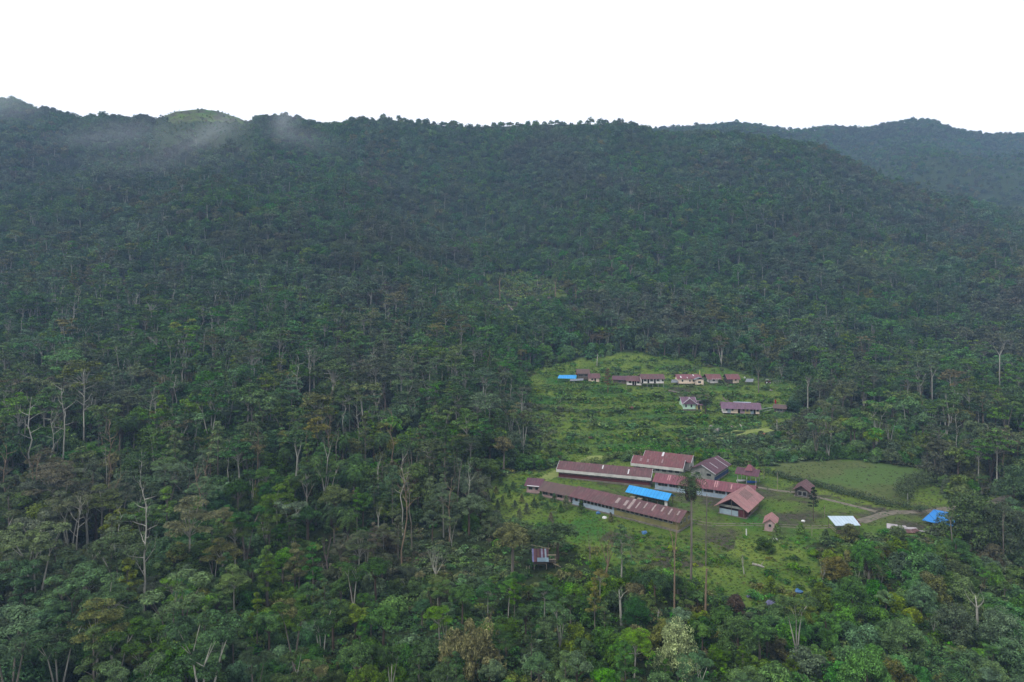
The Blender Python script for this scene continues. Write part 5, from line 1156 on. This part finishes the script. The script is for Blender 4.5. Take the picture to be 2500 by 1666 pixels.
PROT += PROT_E
def lod_of(y): return 0 if y < 185 else 1 if y < 330 else 2 if y < 620 else 3
forms = []; fkey = {}; COMB = {}
def form_index(sp, lod, var, col, bark):
    k = (sp, lod, var, col, bark)
    if k not in fkey:
        ck = (sp, lod, var)
        if ck not in COMB: COMB[ck] = form(sp, lod, 100 + 10*var + lod)
        lv, tr, lm, sk = COMB[ck]; mb = MB(); mb.add(tr.v, tr.f); mb.add(lm.v, lm.f)
        fkey[k] = len(forms); forms.append(leafmesh("plant_form", lv, M[col], mb, M[bark]))
    return fkey[k]
P_, V_, RZ_, SC_ = [], [], [], []
for k, t in enumerate(trees):
    if k in chosen: continue
    t = fit(t) if t[0] < 420 else t
    if t is None: continue
    y, x, z, sp, h, var, col, rz = t; s = h / SPH[sp]
    if y < 400 and any((x-a)**2 + (y-b)**2 < c*c for a, b, c in SPEC): continue
    if sp == 'bush' and h > 6.3: sp = 'mound'; s = h / 11.
    bark = 'pale_bark' if (sp in ('flat', 'multi') and (k % 3)) else 'grey_bark' if k % 2 else 'brown_bark'
    P_.append((x, y, z)); V_.append(form_index(sp, lod_of(y), var, col, bark)); RZ_.append(rz); w_ = 1 + .25*((k*7919 % 100)/100. - .5); SC_.append((s*w_, s*w_, s))
scatter("forest", P_, V_, RZ_, SC_, forms, "dense rainforest covering the valley sides and the ridge")

# low plants covering the ground
gforms = []; gkey = {}
def gform(lod, var, col):
    k = (lod, var, col)
    if k not in gkey:
        lv, tr, lm, sk = form('shrub', lod, 500 + var); gkey[k] = len(gforms); gforms.append(leafmesh("plant_form", lv, M[col], tr, M['brown_bark']))
    return gkey[k]
def cover(name, d0, d1, sp, test, hfun, cols, label):
    pts = []
    for y in np.arange(d0, d1, sp):
        half = y*1250/F0*1.05 + 8; xs = np.arange(-half, half, sp); pts.append(np.stack([xs + NR.uniform(-.5,.5,len(xs))*sp, y + NR.uniform(-.5,.5,len(xs))*sp], 1))
    p = np.concatenate(pts); x, y = p[:,0], p[:,1]; z = terrain(x, y); a, b = row_of(x, y, z); m = test(x, y, a, b); x, y, z = x[m], y[m], z[m]; n = len(x)
    global gforms, gkey
    gforms = []; gkey = {}
    vi = [gform(1 if yy < 210 else 2 if yy < 420 else 3, R.randint(0, 3), R.choice(cols)) for yy in y]
    h = hfun(x, y, n); w_ = NR.uniform(.8, 1.3, n)
    if n: scatter(name, np.stack([x, y, z], 1), vi, NR.rand(n)*6.28, np.stack([h*w_, h*w_, h], 1), gforms, label)
def nofoot(x, y):
    m = np.ones(len(x), bool)
    for fx, fy, fr in FOOT: m &= (x-fx)**2 + (y-fy)**2 > fr*fr
    return m

# ---------------------------------------------------------------- the largest trees of the scattered forest, each an object
trees2 = []
LM = [("the white-blossomed tree",1655,1560),("the striped-roof stilt hut",1318,1375),("the tallest pale trunk",352,1380),("the big grey skeleton tree",452,1170),("the tall lone palm",1687,1290),("the blue tarpaulin roof",2290,1265),
      ("the straw-coloured feathery tree",1150,1590),("the chapel",1683,985),("the blue roof of the upper row",1385,920),("the pale candelabra tree",1064,1380),("the grass playing field",2080,1170),("the bare two-armed tree",2387,1470),("the bright green lower tree",2115,1610),
      ("the wide bare crown at left",110,850),("the brightest straight pale trunk",155,1040),("the yellow-green round tree",820,1190),("the highest valley palm",845,1010),("the twisted pale stem",1010,1010),("the yellow-orange bush",1882,1420),("the reddish rod tree",800,1340),("the orchard lawn",1240,1225),("the bare tree with level arms",2276,930)]
CW = {'dark':"dark green",'mid':"mid-green",'lime':"yellow-green",'bright':"bright green",'olive':"olive-brown",'grey':"grey-green",'rust':"rusty brown"}
SW = {'flat':"flat-crowned tree",'round':"round-crowned tree",'tier':"narrow tiered tree",'multi':"thin-stemmed tree",'bush':"leafy bush"}
grp = {}
for k in list(chosen):
    t = fit(trees[k])
    if t is None: del chosen[k]; continue
    trees[k] = t; s = t[4]/SPH[t[3]]; cx = CX+F0*t[1]/t[0]; cy = HOR - F0*(t[2]+t[4]*.75)/t[0]
    j = min(range(len(LM)), key=lambda q: (LM[q][1]-cx)**2 + (LM[q][2]-cy)**2*1.6); dx, dy = cx-LM[j][1], cy-LM[j][2]
    rel = ("left of" if dx < 0 else "right of") if abs(dx) > abs(dy) else ("uphill from" if dy < 0 else "downhill from")
    size = "tall " if t[4] > SPH[t[3]]*.93 and t[3] != 'bush' else ""
    grp.setdefault((size, t[6], t[3], rel, j), []).append((math.hypot(dx, dy), k))
BARE = [bare_form(900+i, H=17, trunk=(.62,.5,.4)[i], spread=(.4,.6,.7)[i], kids=(2,2,3)[i], r=.2, depth=(3,3,4)[i]) for i in range(3)] + [limbed_form(920+i, 17, .2, (.5,.62,.4,.7,.55)[i], (8,6,10,5,9)[i], (.17,.14,.2,.1,.2)[i]) for i in range(5)]
BARE = [(a.mesh("trunk", M['pale_bark']), b.mesh("branches", M['pale_bark'])) for a, b in BARE]
bl = {}
for _ in range(5000):
    if sum(map(len, bl.values())) >= 235: break
    y = 135 + 290*R.random()**.8; cx = R.uniform(10, 2490); x = (cx-CX)/F0*y; z = float(terrain(x, y)); a, b = row_of(x, y, z)
    if y < 430 and (in_any(a, b, [UPPER, LOWER]) or (cx > 1150 and R.random() < .55)): continue
    h = R.uniform(14, 21) * (1.12 if cx < 1280 else .85); tp = HOR - F0*(z+h)/y
    if in_any(cx, tp, KEEP) or in_any(cx, (tp+b)/2, KEEP) or any((x-p)**2+(y-q)**2 < 16 for p, q, _r in SPEC): continue
    SPEC.append((x, y, 1.2)); cy = (tp+b)/2; i = R.randint(0, 7)
    j = min(range(len(LM)), key=lambda q: (LM[q][1]-cx)**2 + (LM[q][2]-cy)**2*1.6); dx, dy = cx-LM[j][1], cy-LM[j][2]
    rel = ("left of" if dx < 0 else "right of") if abs(dx) > abs(dy) else ("uphill from" if dy < 0 else "downhill from")
    bl.setdefault((rel, j), []).append((math.hypot(dx, dy), x, y, z, h, i))
for (rel, j), lst in sorted(bl.items()):
    lst.sort()
    for q, (_, x, y, z, h, i) in enumerate(lst):
        root = empty("bare_tree", (x, y, z), R.random()*6); root.scale = (h/17*.78, h/17*.78, h/17); root.rotation_euler = (R.uniform(-.05,.05), R.uniform(-.06,.06), R.random()*6)
        tag(root, "slender bare tree%s %s %s" % ("" if len(lst) == 1 else ", " + ("nearest" if q == 0 else ordn(q)), rel, LM[j][0]), "tree", "bare trees of the valley forest")
        for nm, me in zip(("trunk", "branches"), BARE[i]):
            o = link(bpy.data.objects.new(nm, me), root); o.material_slots[0].link = 'OBJECT'; o.material_slots[0].material = M[('pale_bark','grey_bark','pale_bark','tan_bark')[(i+q) % 4]]
SB = {'flat':'pale_bark','multi':'pale_bark','round':'brown_bark','tier':'grey_bark','bush':'brown_bark'}
for (size, col, sp, rel, j), lst in sorted(grp.items()):
    lst.sort()
    for q, (_, k) in enumerate(lst):
        y, x, z, sp, h, var, col, rz = trees[k]
        lb = "%s%s %s%s %s %s" % (size, CW[col], SW[sp], "" if len(lst) == 1 else ", " + ("nearest" if q == 0 else ordn(q)), rel, LM[j][0])
        if any((x-a)**2 + (y-b)**2 < c*c for a, b, c in SPEC): continue
        place_tree(KIND[sp], sp, 10+var, (x, y, z), h, rz, col, SB[sp] if (k % 3 or sp == 'flat') else 'grey_bark', lb, "bush" if sp == 'bush' else "tree", {'bush': "bushes of the valley thickets"}.get(sp, "trees of the valley forest"), min(1, lod_of(y)))

def hedge(pts, hgt, wd, name, label, mat, dens=34):
    P3 = [np.array(G(*p)) for p in pts]; cen = []; rad = []
    for i in range(len(P3)-1):
        d = P3[i+1]-P3[i]; n = int(np.linalg.norm(d)/.5*max(1, wd))
        for k in range(n):
            p = P3[i] + d*(k+R.random())/n; hh = hgt*R.uniform(.45, 1.15); p = p + np.array([R.uniform(-wd, wd), R.uniform(-wd, wd), 0]); p[2] = float(terrain(p[0], p[1])) + hh*.55
            cen.append(p - P3[0]); rad.append((R.uniform(.5,.9)+hgt*.12, R.uniform(.5,.9)+hgt*.12, hh*.55))
    lv = leaves(np.array(cen), np.array(rad), len(cen)*int(dens*1.5), .34, .5, NR, -.5)
    root = empty(name, tuple(P3[0])); tag(root, label, "hedge"); o = link(bpy.data.objects.new("foliage", leafmesh("foliage", lv, M[mat])), root)
hedge([(1862,1156),(1920,1172),(2000,1192),(2090,1217),(2170,1239),(2262,1252)], 2.1, .7, "hedge", "dark shaggy hedge along the near side of the playing field", 'dark', 40)
hedge([(1885,1160),(1960,1178),(2060,1205),(2190,1236),(2280,1246)], 1.6, 1.0, "hedge", "lighter olive growth along the playing field side of the shaggy hedge", 'olive', 24)
hedge([(2205,1222),(2216,1196),(2245,1180),(2285,1168)], 3.2, 2., "hedge", "bushes closing the right end of the playing field", 'mid', 70)
hedge([(1900,1124),(1990,1121),(2080,1121),(2170,1126),(2270,1142)], 2.6, 1.6, "hedge", "bushes along the far side of the playing field", 'mid', 46)
hedge([(1400,1143),(1470,1127),(1540,1113),(1610,1106),(1700,1098),(1790,1106),(1870,1116)], 1.8, 1.0, "hedge", "shaggy bank of shrubs behind the roofs of the school yard", 'lime', 34)
hedge([(1500,1112),(1600,1103),(1690,1108),(1780,1114)], 2.2, 1.6, "hedge", "green shrubs right behind the two white-fascia halls", 'bright', 30)

# ---------------------------------------------------------------- low plants
def under(x, y, a, b):
    wa, wb = warp(a, b, x, y)
    m = ~in_any(wa, wb, [UPPER, LOWER]) & ~(inpoly(a, b, OPEN) & (NR.rand(len(x)) < .6)) & ~inpoly(a, b, FIELD) & (NR.rand(len(x)) < .85) & nofoot(x, y)
    return m
cover("undergrowth", 96, 400, 2.25, under, lambda x, y, n: NR.uniform(.5, 1.35, n), ['dark','mid','mid','olive','dark','bright'], "low leafy plants covering the forest floor")
def slope(x, y, a, b):
    n = fbm(x/11., y/11., 61, 3); up = inpoly(a, b, UPPER)
    pl = [(1290,1238),(1600,1300)]
    lo = (inpoly(a, b, LOWER) | inpoly(a, b, OPEN)) & ~inpoly(a, b, FIELD) & ((b > 1305) | (a < 1360) | (b < 1150))
    hedge = np.zeros(len(a), bool)
    oute = np.zeros(len(a), bool)
    for ex, ey in ((-30,0),(30,0),(0,16),(0,-12),(-55,0),(45,0)): oute |= ~in_any(a+ex, b+ey, [UPPER, LOWER, OPEN])
    p = NR.rand(len(x)); terr = np.abs(fbm(x/25., y/14., 5, 3)) 
    bank = inpoly(a, b, TRASHY); fr = terrace_phase(x, y); onface = (fr > .58) & (fr < .9)
    m = (up & oute & (n > -.05) & (p < .55)) | (up & (p < np.clip(np.where((y > 240) & (y < 336) & (a < 1900), .0 + .2*n + .72*onface, .3 + 1.3*n), .03, .95)) & ~bank) | (lo & (p < np.clip(.15 + 1.3*n, .02, .7)) & ~in_any(a, b, [YARD])) | (hedge & (p < .98)) | (bank & (p < .25)) | (in_any(a, b, [DIRT2]) & (p < .2))
    roadm = (np.abs(b - np.interp(a, [1660,1745,1900,2010,2100,2170,2310,2500], [1264,1282,1283,1287,1272,1253,1244,1206])) < 5) & (a > 1655)
    return m & nofoot(x, y) & ~roadm & ~onpath(a, b, 8)
cover("slope_plants", 125, 425, 1.35, slope, lambda x, y, n: NR.uniform(.22, .62, n)*(1 + .9*(NR.rand(n) < .12))*(1 + .7*((terrace_phase(x, y) > .58) & (y > 240))), ['mid','lime','mid','bright','bright','mid'], "weeds and shrubs growing over the cleared slopes")
def grass_(x, y, a, b): return in_any(a, b, [UPPER, LOWER, OPEN]) & ~(inpoly(a, b, FIELD) & (NR.rand(len(x)) < .7)) & (NR.rand(len(x)) < np.where(inpoly(a, b, YARD), .3, .85)) & nofoot(x, y) & ~onpath(a, b, 6)
cover("grass", 135, 400, 1.0, grass_, lambda x, y, n: NR.uniform(.1, .26, n), ['mid','lime','mid','mid','olive'], "rough grass tufts on the yards and terraces")
def mount(x, y, a, b): return (in_any(a, b, [CLR, CLR2]) & (y > 400) & (y < 900)) | (inpoly(a, b, BROWN) & (y > 430))
cover("clearing_plants", 400, 880, 3.0, lambda x, y, a, b: mount(x, y, a, b) & (NR.rand(len(x)) < .8), lambda x, y, n: NR.uniform(.8, 2.0, n), ['mid','lime','olive','lime'], "low regrowth in the mountain clearings")

# ---------------------------------------------------------------- air
def vol_mat(name, dens, col, mist=False):
    m = bpy.data.materials.new(name); m.use_nodes = True; t = m.node_tree; t.nodes.clear(); o = t.nodes.new("ShaderNodeOutputMaterial"); v = t.nodes.new("ShaderNodeVolumePrincipled"); v.inputs["Color"].default_value = col; v.inputs["Density"].default_value = dens
    if mist:
        tc = t.nodes.new("ShaderNodeTexCoord"); mp = t.nodes.new("ShaderNodeMapping"); mp.inputs["Location"].default_value = (0, 0, 0); t.links.new(tc.outputs["Object"], mp.inputs[0])
        ln = t.nodes.new("ShaderNodeVectorMath"); ln.operation = 'LENGTH'; t.links.new(tc.outputs["Object"], ln.inputs[0])
        fall = ramp(t, ln.outputs["Value"], .98, .0); n = noise(t, tc.outputs["Object"], 1.3, 4, .55)
        t.links.new(math_(t, 'MULTIPLY', math_(t, 'MULTIPLY', fall, fall), math_(t, 'MULTIPLY', ramp(t, n, .34, .8), dens)), v.inputs["Density"])
    t.links.new(v.outputs[0], o.inputs["Volume"]); return m
hz = MB().box(-2120, 2120, -60, 1850, -74, 400).build("haze", vol_mat("haze_air", HAZE, (.42,.66,1,1))); tag(hz, "thin bluish air filling the valley", kind="stuff")
def wisp(px_, row_, D, rx, rz_, ry, dens, tilt=0):
    m = MB(); vs = []; n, k = 20, 12
    for i in range(k+1):
        for j in range(n): vs.append((sin(pi*i/k)*cos(2*pi*j/n), sin(pi*i/k)*sin(2*pi*j/n), cos(pi*i/k)))
    fs = [(i*n+j, (i+1)*n+j, (i+1)*n+(j+1) % n, i*n+(j+1) % n) for i in range(k) for j in range(n)]
    o = m.add(vs, fs).build("mist", vol_mat("mist_wisp", dens, (.9,.95,1,1), True)); o.location = ((px_-CX)/F0*D, D, (HOR-row_)/F0*D); o.scale = (rx, ry, rz_); o.rotation_euler = (0, tilt, 0)
    tag(o, "wisp of mist drifting in front of the ridge", kind="stuff")
wisp(0, 250, 735, 90, 34, 45, .016); wisp(520, 322, 690, 80, 20, 40, .022, -.4); wisp(700, 290, 735, 26, 36, 30, .028, .15); wisp(740, 340, 700, 70, 22, 35, .009, .3); wisp(300, 330, 690, 130, 26, 45, .009); wisp(400, 390, 640, 150, 30, 40, .005)
